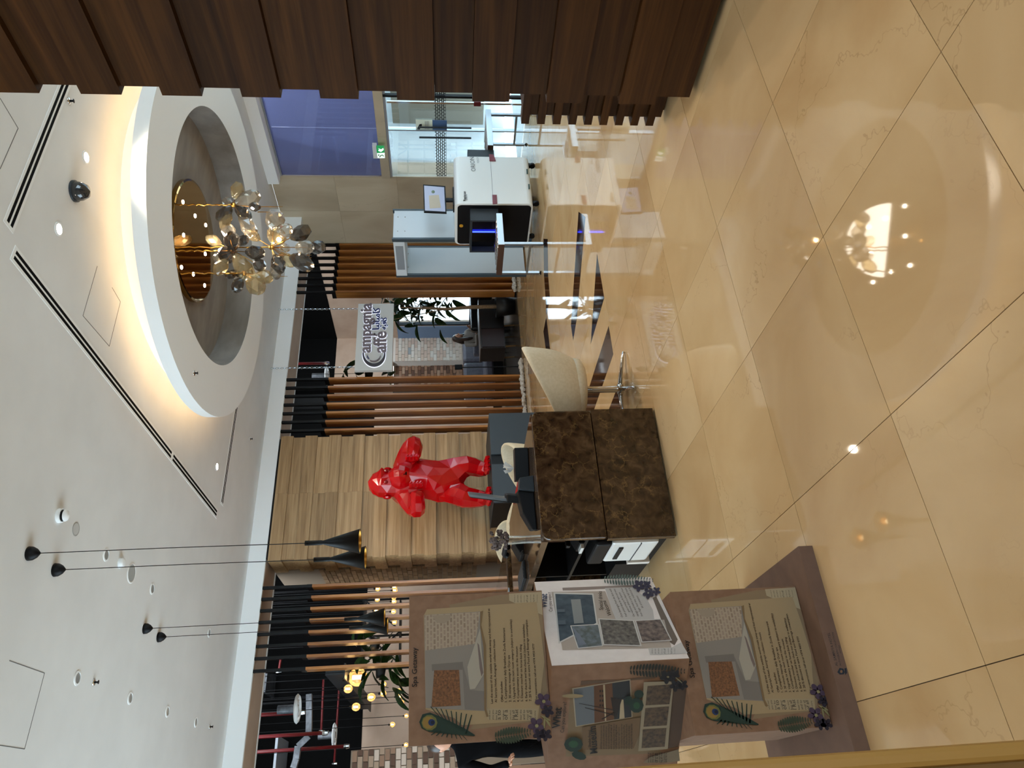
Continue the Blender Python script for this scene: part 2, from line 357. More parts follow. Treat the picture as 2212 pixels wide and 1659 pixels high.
# ---- walls behind the camera and at its left (out of the frame)
struct('wall_left', MB().box(-3.9, -3.6, -5, YC, 0, .2).box(-3.9, -3.6, -5, YC, 4.4, CZ).box(-3.9, -3.6, -5, 4.5, .2, 4.4).box(-3.9, -3.6, 11.0, YC, .2, 4.4), m_white, 'white wall with wide glazing out at the left')
w4 = struct('window_4', MB().box(-3.8, -3.7, 4.5, 11, 4.34, 4.4).box(-3.8, -3.7, 4.5, 11, .2, .26), m_alu, 'wide glazing in the left wall')
for i in range(4): blk('pane', m_clear, w4, -3.76, -3.75, 4.5+1.625*i, 6.105+1.625*i, .26, 4.34)
struct('wall_back', MB().box(-3.9, .4, -5.3, -5, 0, CZ).box(-3.5, XE, -5.3, -5, 4.5, CZ).box(-3.5, XE, -5.3, -5, 0, .15), m_white, 'white wall frame around the added unseen glazing behind')
w3 = struct('window_3_added', MB().box(.4, XE, -5.2, -5.1, 4.44, 4.5).box(.4, XE, -5.2, -5.1, .15, .2), m_alu, 'unseen glazing added in the wall behind for daylight')  # unseen glazing, added to bring daylight onto ceiling and scanner side
for i in range(2, 7): blk('pane', m_clear, w3, -3.5+2*i, -1.52+2*i, -5.16, -5.15, .2, 4.44)
# ---- tall wood wall on the right: staggered horizontal planks
wr = struct('wall_right', MB().box(3.60, 3.86, -5, 2.66, 0.02, CZ), m_black, 'tall wall of staggered brown oak planks')
PH = .2130
for k in range(22):
    z0 = .035+k*PH; z1 = min(z0+PH-.0015, CZ)
    if z0 > CZ: break
    proud = k % 2 == 1
    x0 = 3.50 if proud else 3.54
    for ya, yb in ((-5, -2.2), (-2.198, 2.69 if proud else 2.665)):
        blk('plank', m_wr, wr, x0, 3.60, ya, yb, z0, z1)
# ---- low wood-clad counter behind it
ct = thing('reception_counter', 'low curved-top counter clad in narrow dark wood battens', 'counter', (4.3, 2.9, 0))
ob('body', MB().box(3.98, 4.6, 1.6, 3.10, 0, .96), m_wr, ct)
for k in range(18):
    z0 = .02+k*.0525
    if z0 > .93: break
    pr = k % 2 == 1
    blk('batten', m_wr, ct, 3.90 if pr else 3.94, 3.98, 2.70, 3.165 if pr else 3.125, z0, z0+.051)
ob('counter_top', MB().lathe([(.02, .965), (.36, .965), (.385, .985), (.36, 1.005), (.02, 1.005)], (4.29, 2.72, 0), 32), m_cream, ct)
# ---- honey oak feature wall behind the statue
wg = struct('wall_feature', MB().box(3.76, 5.92, YC+.02, YC+.62, 0, 4.43), m_black, 'feature wall of staggered honey oak planks behind the statue')
for k in range(21):
    z0 = .03+k*.2075; z1 = min(z0+.206, 4.425)
    if z0 > 4.4: break
    pr = k % 2 == 0; y0 = YC-.045 if pr else YC-.01
    xm = 4.86
    blk('plank', m_wg, wg, 3.70 if pr else 3.735, xm-.001, y0, YC+.60 if pr else YC+.56, z0, z1)
    blk('plank', m_wg, wg, xm+.001, 5.945 if pr else 5.93, y0, YC+.02, z0, z1)
# ---- slat screens
def slats(name, xs, zb, label):
    t = thing(name, label, 'screen', (sum(xs)/len(xs), YC+.1, 0), group='oak slat screens of the cafe front')
    for x in xs:
        blk('slat', m_ws, t, x, x+.04, YC, YC+.20, zb, 3.69)
        blk('post', m_black, t, x-.002, x+.042, YC+.005, YC+.06, 3.69, 4.43)
        blk('slat_cap', m_black, t, x-.003, x+.043, YC-.003, YC+.203, 3.66, 3.74)
    blk('base_rail', m_black, t, min(xs)-.02, max(xs)+.06, YC+.02, YC+.19, 0., .03)
    return t
slats('slat_screen', [6.06+.1795*k for k in range(7)], .03, 'oak slat screen between the feature wall and the hanging cafe sign')
slats('slat_screen', [9.19+.1795*k for k in range(8)], .03, 'oak slat screen next to the marble pier')
slats('slat_screen', [2.03+.1775*k for k in range(8)], .03, 'oak slat screen with pendant lamps hanging before it')
# ---- entrance side: marble pier, header, tinted upper glazing, transom, glass doors
pier = struct('wall_entrance', MB().box(XE+.03, XE+.4, 9.83, 11.62, 0, CZ), m_grout, 'beige marble pier beside the entrance glass')
for r in range(4):
    z0, z1 = r*1.175, (r+1)*1.175-.003
    for ya, yb in ((9.80, 10.70), (10.703, 11.66)):
        blk('marble_slab', m_stone, pier, XE, XE+.03, ya, yb, z0, z1)
    blk('marble_slab', m_stone, pier, XE, XE+.4, 9.79, 9.83, z0, z1)
struct('trim_header', MB().box(XE-.22, XE+.25, 2.9, 9.79, 4.50, CZ), m_white, 'white header box above the entrance glazing')
struct('wall_outer_return', MB().box(XE, XE+.2, -5, 2.9, 0, CZ), m_stone, 'beige wall beside the entrance glazing')
w1 = struct('window_1', MB().box(XE, XE+.08, 2.9, 9.79, 4.47, 4.50), m_alu, 'upper entrance glazing, violet tinted, with added clear panes out of view')
for ya, yb in ((2.9, 4.4), (4.41, 5.9), (5.91, 7.2), (7.21, 8.69), (8.70, 9.79)):
    blk('pane', m_violet if ya > 7 else m_clear, w1, XE+.03, XE+.042, ya, yb, 2.62, 4.47)  # panes hidden by the oak wall stay clear, added to let daylight in
tr = struct('trim_transom', MB().box(XE-.05, XE+.22, 2.9, 9.79, 2.46, 2.62), m_stone, 'beige transom band over the entrance doors')
d1 = struct('door_1', MB().box(XE, XE+.08, 2.9, 9.79, 2.42, 2.46).box(XE, XE+.08, 8.69, 8.715, 0, 2.42).box(XE, XE+.08, 7.55, 7.60, 0, 2.42), m_alu, 'glass entrance doors with a dark lattice band')
k = NT('lattice_print'); v = k.coords((1, 1, 1)); mp = k.n('ShaderNodeMapping'); mp.inputs['Rotation'].default_value = (0, R3(90), 0); mp.inputs['Scale'].default_value = (1, 1, 1)
sx = k.n('ShaderNodeSeparateXYZ'); k.l(v, sx.inputs[0]); cx = k.n('ShaderNodeCombineXYZ'); k.l(sx.outputs['Y'], cx.inputs[0]); k.l(sx.outputs['Z'], cx.inputs[1])
bt = k.n('ShaderNodeTexBrick', i_Scale=1., i_Mortar_Size=.007, i_Brick_Width=.07, i_Row_Height=.035); k.l(cx.outputs[0], bt.inputs['Vector'])
tp = k.n('ShaderNodeBsdfTransparent'); mx = k.n('ShaderNodeMixShader'); k.b.inputs['Base Color'].default_value = srgb('1c2024')
k.l(bt.outputs['Fac'], mx.inputs[0]); k.l(tp.outputs[0], mx.inputs[1]); k.l(k.b.outputs[0], mx.inputs[2]); k.l(mx.outputs[0], k.o.inputs['Surface']); m_lat = k.m
for ya, yb in ((2.9, 4.45), (4.46, 6.0), (6.01, 7.55), (7.60, 8.69), (8.715, 9.79)):
    blk('pane', m_clear, d1, XE+.03, XE+.042, ya, yb, .01, 2.42)
    blk('lattice_band', m_lat, d1, XE+.024, XE+.026, ya, yb, 1.40, 1.60)
for y in (8.60, 8.82):
    blk('handle', m_gplas, d1, XE-.05, XE-.025, y-.012, y+.012, .95, 1.88)
struct('trim_corner_box', MB().box(9.95, XE-.001, 10.87, YC, 4.30, CZ), m_white, 'white box bulkhead in the corner over the pier')
d2 = struct('door_2', MB().box(XE-.02, XE+.04, 7.965, 8.005, 0, 2.46), m_black, 'black mullion of the sliding door')
blk('rail', m_chrome, d2, XE-.03, XE+.0, 8.08, 8.115, 0, 2.4); blk('red_marker', m_red, d2, XE-.04, XE+.01, 8.06, 8.14, .80, .92)
# ---- outside the doors
struct('floor_outside', MB().box(XE+.1, 40, -20, 9.9, -.06, -.01), m_stoneout, 'pale paving outside the doors')
wo = struct('wall_outside', MB().box(14.0, 14.3, 9.2, 13.2, 0, 5.6).box(XE+.4, 14.3, 11.5, 11.62, 0, 5.6).box(XE, 11.5, YC+.03, YC+.1, 0, 4.9), m_stoneout, 'pale stone wall outside the doors')
ob('niche_panel', MB().box(13.93, 14.0, 10.2, 11.35, .5, 2.6), P('niche_stone', '5a5547', .6), wo)
struct('wall_outside_upper', MB().box(13.9, 14.2, 7.2, 13.2, 3.0, 6.4), m_stoneout, 'stone front over the outer doorway')
#struct('trim_canopy', MB().box(XE+.25, 14.2, 7.2, 11.6, 4.9, 5.0), m_stoneout, 'canopy slab over the outer lobby')
# ---- cafe shell behind the front
struct('floor_cafe', MB().box(-3.6, 11.6, YC+.02, 19.8, -.06, -.02), m_black, 'dark cafe floor')
fc = bpy.data.objects['floor_cafe']
for i in range(13):
    for j in range(4):
        y0 = YC+.02+i*.30; x0 = 3.6+j*2.0+(i % 3)*.5-1
        if y0 < 15.5: blk('floor_plank', m_cwood, fc, x0, x0+1.995, y0, y0+.298, -.02, -.004)
tag(ob('floor_plank_field', MB().box(-3.6, 11.6, 15.54, 19.8, -.02, -.004), m_cwood, fc), kind='stuff')
YB, XR = 16.6, 11.5
wc = struct('wall_cafe_back', MB().box(-3.6, 9.85, 17.6, 17.8, 0, 3.45).box(9.85, XR+.1, YB, YB+.2, 2.9, 4.44), m_pink, 'beige cafe back wall')
struct('wall_cafe_dark', MB().box(-3.9, XR+.3, 19.8, 20, 0, 6.4).box(-3.6, 9.85, 17.58, 17.81, 3.45, 6.4).box(9.85, XR+.2, YB-.01, YB+.2, 4.44, 6.4).box(XR-.01, XR+.2, YC+.7, YB, 4.44, 6.4).box(-3.9, -3.6, YC, 20, 0, 6.4), m_void, 'black painted upper cafe walls')
struct('ceiling_cafe', MB().box(-3.9, XR+.3, YC+.78, 20, 6.4, 6.5), m_void, 'black open cafe ceiling')
struct('wall_cafe_right', MB().box(XR, XR+.2, YC, 12.6, 0, 4.44).box(XR, XR+.2, 12.6, YB, 2.77, 4.44).box(XR, XR+.2, 12.6, YB, 0, .75).box(XR, XR+.2, 16.06, YB, .75, 2.77), m_pink, 'beige cafe side wall with the window')
w2 = struct('window_2', MB().box(XR+.02, XR+.1, 12.6, 16.06, 2.70, 2.77).box(XR+.02, XR+.1, 12.6, 16.06, .75, .82).box(XR+.02, XR+.1, 16.0, 16.06, .82, 2.7).box(XR+.02, XR+.1, 14.3, 14.36, .82, 2.7), m_gplas, 'cafe window with bright daylight')
for ya, yb in ((12.6, 14.3), (14.36, 16.0)): blk('pane', m_clear, w2, XR+.05, XR+.06, ya, yb, .82, 2.7)
ob('blue_jamb', MB().box(XR-.03, XR, 16.06, YB, .0, 2.77), P('blue_grey_paint', '6d83a0', .5), bpy.data.objects['wall_cafe_right'])['label'] = 'blue-grey painted strip'
# brick walls of the cafe: every brick a piece
def bricks(parent, p0, ux, width, z0, z1, mats, bw=.21, bh=.075, gap=.012, depth=.02):
    ux = Vector(ux); n = Vector((ux.y, -ux.x, 0)); r = 0; z = z0
    while z+bh <= z1+.001:
        x = -(bw+gap)*.5*(r % 2)
        while x < width:
            a, b = max(x, 0), min(x+bw, width)
            if b-a > .03:
                c = Vector(p0)+ux*((a+b)/2)+n*(depth/2); m = random.choice(mats)
                piece('brick', unit(m), None, parent, (c.x, c.y, z+bh/2), (b-a, depth*random.uniform(.9, 1.3), bh), (0, 0, math.atan2(ux.y, ux.x)))
            x += bw+gap
        z += bh+gap; r += 1
wb = struct('wall_brick_light', MB().box(10.72, XR, YB-.002, YB+.45, 0, 2.9), m_mortarw, 'whitewashed brick pier in the cafe')
bricks(wb, (10.72, YB-.002, 0), (1, 0, 0), .76, .85, 2.88, m_brickw)
wb2 = struct('wall_brick_dark', MB().box(10.02, 10.72, YB+.25, YB+.45, 0, 2.9), m_mortar, 'brown brick wall in the cafe')
bricks(wb2, (10.02, YB+.25, 0), (1, 0, 0), .70, .85, 2.88, m_brick)
wb3 = struct('wall_brick_side', MB().box(3.745, 4.1, 12.27, 13.25, 0, 4.43), m_mortar, 'brown brick return wall behind the feature wall')
bricks(wb3, (3.745, 13.25, 0), (0, -1, 0), .98, 1.0, 3.72, m_brickt, depth=.02)
wb4 = struct('wall_brick_column', MB().box(.60, .905, YC+.02, YC+.3, 0, 2.93), m_mortar, 'brick column at the cafe entrance')
bricks(wb4, (.60, YC+.02, 0), (1, 0, 0), .305, 1.3, 2.92, m_brick[1:]+m_brickw[1:2], bw=.14, bh=.065)
# peach lit niche at the far left
struct('wall_niche', MB().box(-3.6, .60, YC+.5, YC+.6, 0, 2.9), P('peach_plaster', 'c79a7c', .8), 'peach plaster wall beside the brick column')
wn = bpy.data.objects['wall_niche']
for k in range(7): blk('batten', m_wd, wn, .50-.06*k, .53-.06*k, YC+.42, YC+.5, 2.3, 2.92)
# ================================================================== OBJECTS
# ---- stacked printed boxes on a plinth
KZ = [.06, .595, 1.123, 1.652]
st = thing('display_stand', 'three stacked brown printed cardboard cubes on a square plinth', 'display stand', (.467, 3.18, 0))
ob('plinth', MB().box(.065, .865, 2.785, 3.585, 0, KZ[0]), noisy('plinth_board', '634a3c', '6b5142', nscale=5, rough=.6), st)
BX = [((.467, 3.167), 0.), ((.489, 3.174), R3(39.8)), ((.519, 3.175), R3(-5.6))]
boxes = []
for (c, a), z0, z1 in zip(BX, KZ, KZ[1:]):
    o = ob('box', MB().cbox((c[0], c[1], (z0+z1)/2), (.532, .532, z1-z0-.001), a), m_kraft, st, bevel=.002); boxes.append(o)
class Face:
    """flat prints on one face of a box; points come from photo crops"""
    def __init__(s, box, a, b, z0, crop):
        s.box = box; s.a = Vector((a[0], a[1], z0)); s.u = (Vector((b[0], b[1], z0))-s.a).normalized(); s.n = Vector((s.u.y, -s.u.x, 0)); s.crop = crop; s.lift = .0006
    def uv(s, p):
        x0, y0, k = s.crop; q = onp(x0+p[0]/k, y0+p[1]/k, s.a, s.n)-s.a; return (q.dot(s.u), q.z)
    def pt(s, uv): return s.a+s.u*uv[0]+Vector((0, 0, uv[1]))+s.n*s.lift
def corner_face(bi, k, crop):
    c, a = BX[bi]; h = .532/2; ca, sa = math.cos(a), math.sin(a); R_ = lambda x, y: (c[0]+x*ca-y*sa, c[1]+x*sa+y*ca)
    pts = {'front': (R_(-h, -h), R_(h, -h)), 'left': (R_(-h, h), R_(-h, -h))}[k]
    return Face(boxes[bi], pts[0], pts[1], KZ[bi], crop)
_pc = {}
PRINT_DIM = 1.
def pm(c):
    # printed ink colour; PRINT_DIM scales it, paler where entrance light is painted in
    key = (c, PRINT_DIM)
    if key not in _pc:
        m = P('print_ink', c, .8); q_ = srgb(c); m.node_tree.nodes['Principled BSDF'].inputs['Base Color'].default_value = tuple(v*PRINT_DIM for v in q_[:3])+(1,); _pc[key] = m
    return _pc[key]
m_pbrick = None
def print_brick():
    k = NT('print_brick_wall'); v = k.coords((1, 1, 1)); sx = k.n('ShaderNodeSeparateXYZ'); k.l(v, sx.inputs[0]); cx = k.n('ShaderNodeCombineXYZ'); k.l(sx.outputs['X'], cx.inputs[0]); k.l(sx.outputs['Z'], cx.inputs[1])
    b = k.n('ShaderNodeTexBrick', i_Scale=1., i_Mortar_Size=.003, i_Brick_Width=.022, i_Row_Height=.013); b.inputs['Color1'].default_value = srgb('7c6957'); b.inputs['Color2'].default_value = srgb('907e6d'); b.inputs['Mortar'].default_value = srgb('9a8975')
    k.l(cx.outputs[0], b.inputs['Vector']); k.l(b.outputs['Color'], k.b.inputs['Base Color']); k.b.inputs['Roughness'].default_value = .8; return k.m
m_pbrick = print_brick(); m_prelief = noisy('print_relief', '3a2415', '8a5c36', nscale=45, rough=.8, detail=8, lo=.2, hi=.8)
def dark_photo(name, a, b, s=14): return noisy(name, a, b, nscale=s, rough=.7, detail=8, lo=.25, hi=.75)
class Sheet:
    """a list of layered prints, kept in face coordinates so a design can be printed twice"""
    def __init__(s, f): s.f = f; s.items = []; s.k = 0
    def poly(s, name, mat, pts): s.items.append(('p', name, mat, [s.f.uv(p) for p in pts]))
    def txt(s, name, mat, lines, bold=0.): s.items.append(('t', name, mat, [(t, s.f.uv(a), s.f.uv(b)) for t, a, b in lines], bold))
    def ell(s, name, mat, cs):
        s.items.append(('m', name, mat, [[s.f.uv((c[0]+c[2]*math.cos(t)*math.cos(c[4])-c[3]*math.sin(t)*math.sin(c[4]), c[1]+c[2]*math.cos(t)*math.sin(c[4])+c[3]*math.sin(t)*math.cos(c[4]))) for t in [2*math.pi*i/10 for i in range(10)]] for c in cs]))
    def polys(s, name, mat, ps): s.items.append(('m', name, mat, [[s.f.uv(p) for p in q] for q in ps]))
    def put(s, f):
        f.lift = .0006
        for it in s.items:
            mb = MB()
            if it[0] == 'p': mb.poly([f.pt(q) for q in it[3]])
            elif it[0] == 'm':
                for q in it[3]: mb.poly([f.pt(w) for w in q])
            else:
                for t, a, b in it[3]: text3(mb, t, f.pt(a), f.pt(b), f.n, 0, it[4])
            o_ = ob(it[1], mb, it[2], f.box); f.lift += .00035
            if it[0] == 'm' and len(it[3]) > 1: o_['kind'] = 'stuff'
def lorem(x0, y0, x1, y1, n, w):
    # rows of tiny printed words between two crop corners
    words = 'and the Rat of you something and which to the night you all of playing a big of bear you hich I hear rust'.split(); r = random.Random(3); out = []
    for i in range(n):
        t = (i+.7)/n; s = ' '.join(r.choice(words) for _ in range(w)); out.append((s, (x0+(x1-x0)*t, y0), (x0+(x1-x0)*t, y1+r.uniform(0, .15)*(y0-y1))))
    return out
def leafrow(ax, ay, bx, by, n, ln, wd, side=1):
    out = []; dx, dy = bx-ax, by-ay; L = math.hypot(dx, dy); ang = math.atan2(dy, dx)
    for i in range(n):
        t = i/(n-1); s = .35+.65*math.sin(math.pi*min(1, .15+t*.85)); cx, cy = ax+dx*t, ay+dy*t
        for sg in (-1, 1): out.append((cx-math.sin(ang)*sg*ln*s*.55, cy+math.cos(ang)*sg*ln*s*.55, ln*s*.55, wd*s, ang+math.pi/2*sg*.85))
    return out
def petals(cx, cy, r, n=5): return [(cx+r*.6*math.cos(2*math.pi*i/n+.4), cy+r*.6*math.sin(2*math.pi*i/n+.4), r*.55, r*.38, 2*math.pi*i/n+.4) for i in range(n)]
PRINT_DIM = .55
C7 = (860, 1200, 3.614)
f_top = corner_face(2, 'front', C7)
S = Sheet(f_top)
S.poly('torn_paper', pm('a58a68'), [(400, 385), (800, 305), (1115, 300), (1128, 470), (1145, 850), (1165, 1050), (1100, 1290), (560, 1360), (600, 1300)])
S.poly('newsprint', pm('cdb894'), [(865, 298), (1118, 283), (1128, 465), (868, 352)])
S.txt('newsprint_text', m_ink, lorem(895, 366, 1095, 305, 8, 3))
S.poly('cream_paper', m_paper, [(225, 420), (1080, 362), (1110, 560), (1142, 830), (1122, 990), (1090, 1285), (500, 1325), (440, 1270), (215, 1200), (200, 470)])
S.poly('newsprint', pm('c4ad88'), [(690, 1195), (1090, 1195), (1085, 1285), (700, 1280)])
S.txt('newsprint_text', m_ink, lorem(700, 1282, 1080, 1200, 14, 2))
S.poly('photo_print', pm('a59a8d'), [(205, 465), (650, 437), (640, 545), (668, 700), (690, 1000), (690, 1215), (215, 1190)])
S.poly('photo_print', m_pbrick, [(207, 466), (640, 442), (622, 560), (600, 690), (212, 742)])
S.poly('photo_print', pm('8b8177'), [(262, 850), (505, 830), (508, 892), (265, 902)])
S.poly('photo_print', pm('90867c'), [(500, 830), (560, 1050), (680, 1060), (688, 1210), (520, 1200)])
S.poly('photo_print', m_prelief, [(282, 897), (475, 893), (490, 1170), (260, 1183)])
S.poly('photo_print', pm('c6bba8'), [(640, 570), (655, 780), (672, 920), (600, 1040), (560, 1045), (540, 870), (600, 690)])
S.poly('photo_print', pm('8d7a72'), [(618, 680), (632, 700), (665, 915), (650, 945), (636, 880)])
S.poly('photo_print', pm('b9a58d'), [(265, 470), (410, 462), (408, 500), (360, 532), (300, 525)])
S.poly('torn_edge', pm('93764f'), [(640, 440), (662, 432), (650, 545), (685, 700), (688, 1200), (705, 1255), (690, 1260), (672, 1200), (666, 720), (640, 560)])
S.txt('heading', m_ink, [('Spa Getaway', (147, 1025), (147, 718))], .012)
S.txt('offer_text', m_ink, [('Let the stress of the outside world melt away and feel rejuvenated at', (740, 1155), (715, 415)), ('Al Samriya Hotel, Autograph collection Hotels', (772, 1147), (755, 655)),
    ('Offer includes:', (820, 1143), (812, 980)), ('1. Complimentary daily Breakfast in Zoufa Restaurant', (849, 1143), (832, 565)), ('2. 30 minute massage at Oryx spa', (882, 1143), (870, 778)),
    ('3. Upgrade to the next room category (subject to availability)', (915, 1143), (886, 500)), ('4. Complimentary access to the museum', (945, 1143), (931, 710)), ('5. Discount voucher on horse-back riding', (975, 1140), (962, 695)),
    ('6. Early check-in and late check-out (subject to availability)', (1008, 1138), (985, 538)), ('7. 20 % discount on extra Food and Beverage consumption', (1040, 1136), (1008, 503)), ('For reservations, call us at +974 4450 9777', (1086, 1130), (1062, 688))], .008)
S.polys('feather', pm('1f3a2c'), [[(165, 1300), (190, 1240), (250, 1225), (310, 1250), (420, 1300), (520, 1350), (600, 1400), (595, 1410), (480, 1400), (360, 1390), (240, 1375), (185, 1350)]] + [[(330+24*i, 1268+15*i), (250+40*i, 1180+i*8), (258+40*i, 1180+i*8), (342+24*i, 1276+15*i)] for i in range(9)] + [[(300+28*i, 1365+5*i), (255+40*i, 1400+i*6), (262+40*i, 1403+i*6), (312+28*i, 1370+5*i)] for i in range(8)])
S.ell('feather', pm('7a7a3c'), [(245, 1305, 62, 62, 0)]); S.ell('feather', pm('a8843c'), [(238, 1305, 48, 50, 0)]); S.ell('feather', pm('17356b'), [(262, 1303, 27, 27, 0)]); S.ell('feather', pm('0c1230'), [(270, 1303, 15, 15, 0)])
S.ell('fern', pm('3f4a33'), leafrow(765, 1420, 1030, 1380, 14, 62, 11))
S.ell('flower', pm('584157'), petals(1130, 1135, 58)+petals(1075, 1325, 58)); S.ell('flower', pm('2c2030'), petals(1165, 1215, 45)+petals(1100, 1400, 45)+petals(1150, 1400, 45)); S.ell('flower', pm('a59a6a'), [(1135, 1140, 14, 14, 0), (1080, 1330, 14, 14, 0), (1150, 1270, 45, 8, .5), (1165, 1300, 45, 8, 1.0), (1140, 1310, 40, 7, 1.6)])
S.put(f_top)
S.put(corner_face(0, 'front', C7))
# middle box, right-hand face (entrance light painted into its paler, greyer colours)
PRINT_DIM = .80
gf = corner_face(1, 'front', (1150, 1230, 6.32))
S = Sheet(gf)
h = .532
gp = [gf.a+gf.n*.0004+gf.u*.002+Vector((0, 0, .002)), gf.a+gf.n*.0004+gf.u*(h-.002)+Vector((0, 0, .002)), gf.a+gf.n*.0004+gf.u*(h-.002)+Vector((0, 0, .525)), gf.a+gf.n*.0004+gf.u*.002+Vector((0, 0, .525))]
ob('lit_face_print', MB().poly(gp), m_kraft_lit, boxes[1])
S.poly('pencil_sketch', pm('94837a'), [(410, 252), (1380, 215), (1390, 245), (570, 290), (415, 290)])
S.poly('wood_strip', pm('75675c'), [(1640, 390), (1690, 370), (1985, 960), (1940, 1040), (1880, 1000)])
S.poly('cream_paper', pm('b7a89b'), [(258, 310), (995, 300), (1150, 710), (1800, 690), (1900, 1075), (412, 1105)])
S.poly('note_paper', pm('c3bdb8'), [(990, 258), (1250, 250), (1370, 252), (1560, 400), (1645, 560), (1665, 685), (1150, 712), (1085, 560)])
S.poly('newsprint', pm('cac4bf'), [(1580, 1080), (1900, 1072), (2030, 1000), (2120, 1150), (1605, 1172)])
S.txt('newsprint_text', m_ink, lorem(1610, 1158, 1960, 1085, 8, 3))
FR = pm('d3cec8')
for nm, fr, a, b, s in (('a', [(290, 322), (832, 335), (892, 750), (358, 1022)], '2b3640', '46535c', 12), ('b', [(515, 775), (905, 755), (965, 1058), (620, 1092)], '3c4537', '6f7680', 16), ('c', [(898, 680), (1385, 705), (1492, 1060), (965, 1045)], '2c2926', '7a736c', 22), ('d', [(1398, 708), (1752, 688), (1905, 985), (1490, 1012)], '2a2525', '86756d', 18)):
    S.poly('photo_frame', FR, fr); cx = sum(p[0] for p in fr)/4; cy = sum(p[1] for p in fr)/4
    S.poly('photo_print', dark_photo('photo_'+nm, a, b, s), [(cx+(p[0]-cx)*.93, cy+(p[1]-cy)*.93) for p in fr])
S.poly('photo_print', pm('8d8f8e'), [(525, 425), (655, 420), (700, 745), (570, 755)])
S.poly('photo_print', pm('777e8a'), [(548, 800), (640, 900), (740, 1040), (632, 1062)])
S.poly('photo_print', pm('5b6670'), [(335, 560), (440, 560), (440, 600), (340, 600)]); S.poly('photo_print', pm('5b6670'), [(345, 715), (450, 712), (455, 770), (350, 772)])
S.txt('heading', pm('2a3b58'), [('What', (200, 545), (200, 352))], .02); S.txt('heading', m_ink, [('Can you expect', (275, 595), (248, 330))])
S.txt('note_text', m_ink, [('Special drinks', (965, 575), (945, 318)), ('Welcome', (1085, 650), (1000, 445))], .006)
S.txt('note_text', m_ink, [('Oryx beverages from the farm with', (1240, 675), (1070, 285)), ('fresh picked dates for each and every', (1295, 665), (1125, 285)), ('guest arriving at Al Samriya', (1330, 605), (1195, 335)), ('Our welcome drink is a blend of fresh', (1400, 665), (1225, 275)), ('mango and mint a curry leaf made', (1455, 660), (1280, 275)), ('from Sugar, fresh lime, crushed salt &', (1510, 660), (1330, 275)), ('bit of cinnamon', (1515, 545), (1435, 380))])
S.ell('fern', pm('56645f'), leafrow(990, 160, 1640, 170, 18, 70, 15)); S.ell('flower', pm('38344a'), petals(1450, 245, 75)+petals(1560, 240, 60)+petals(1580, 350, 70)+petals(1690, 320, 55)); S.ell('flower', pm('a9a79c'), [(1455, 250, 12, 12, 0), (1580, 345, 12, 12, 0), (1640, 290, 50, 6, .6)])
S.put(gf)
# middle box, left-hand face
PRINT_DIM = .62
lf = corner_face(1, 'left', (1140, 1400, 5.82))
S = Sheet(lf)
S.poly('cream_paper', pm('8d7657'), [(535, 500), (1290, 480), (1450, 800), (1680, 1320), (475, 1362), (500, 1100)])
S.poly('pencil_sketch', pm('6e5540'), [(660, 470), (670, 410), (1200, 395), (1640, 335), (1600, 380), (850, 440)])
S.poly('wood_strip', pm('5a4330'), [(1830, 540), (1985, 440), (1985, 900), (1890, 1240), (1750, 1260)])
S.poly('photo_frame', pm('b3a48c'), [(558, 502), (1290, 385), (1316, 865), (600, 986)])
S.poly('photo_print', pm('72777c'), [(576, 512), (830, 471), (838, 936), (612, 974)]); S.poly('photo_print', pm('6a4426'), [(830, 471), (1060, 434), (1085, 893), (838, 936)]); S.poly('photo_print', pm('2b2d2f'), [(1060, 434), (1278, 400), (1303, 857), (1085, 893)])
S.polys('photo_print', pm('c2ae8c'), [[(1165, 640), (1200, 640), (1215, 870), (1150, 880)], [(945, 455), (968, 452), (985, 905), (968, 908)]])
S.polys('photo_print', pm('2a1d14'), [[(640, 683), (645, 690), (1090, 780), (1090, 770)], [(715, 735), (720, 745), (1080, 840), (1080, 828)], [(1040, 610), (1180, 640), (1110, 870), (1085, 870)], [(925, 880), (1090, 790), (1092, 800), (935, 892)]]+[[(900+30*j, 520+60*i), (918+30*j, 518+60*i), (918+30*j, 545+60*i), (900+30*j, 547+60*i)] for j in range(2) for i in range(4)])
S.poly('note_paper', pm('7a5f40'), [(680, 985), (1415, 860), (1400, 1080), (1330, 1250), (690, 1270)])
S.txt('heading', m_ink, [('What', (400, 995), (425, 735))], .02); S.txt('heading', m_ink, [('Can you explore?', (452, 1050), (487, 665))]); S.txt('heading', m_ink, [('Museum', (872, 1305), (850, 965))], .02); S.txt('heading', m_ink, [('Sheikh Faisal', (795, 1230), (790, 1015))])
S.txt('note_text', m_ink, lorem(905, 1255, 1320, 930, 13, 8))
S.poly('photo_strip', pm('a3947a'), [(1455, 415), (1828, 402), (1755, 1255), (1385, 1282)])
for nm, q in (('e', [(1500, 462), (1812, 440), (1775, 690), (1475, 705)]), ('f', [(1472, 740), (1770, 720), (1742, 955), (1450, 972)]), ('g', [(1440, 1010), (1737, 990), (1715, 1222), (1425, 1240)])): S.poly('photo_print', dark_photo('photo_'+nm, '1d130d', '5a4630', 26), q)
S.poly('newsprint', pm('8a7a62'), [(1540, 1350), (1890, 1255), (1905, 1400), (1750, 1420), (1440, 1425)]); S.txt('newsprint_text', m_ink, lorem(1500, 1418, 1750, 1290, 9, 3))
S.ell('clothes_peg', pm('a8936c'), [(560, 583, 140, 26, 0)])
S.ell('flower', pm('163022'), [(570, 1190, 118, 95, 0), (640, 1330, 95, 50, .3), (1360, 700, 90, 95, 0), (1390, 560, 60, 55, 0), (1260, 640, 50, 60, .4)]); S.ell('flower', pm('24502f'), [(570, 1185, 60, 48, 0), (1362, 702, 42, 45, 0)])
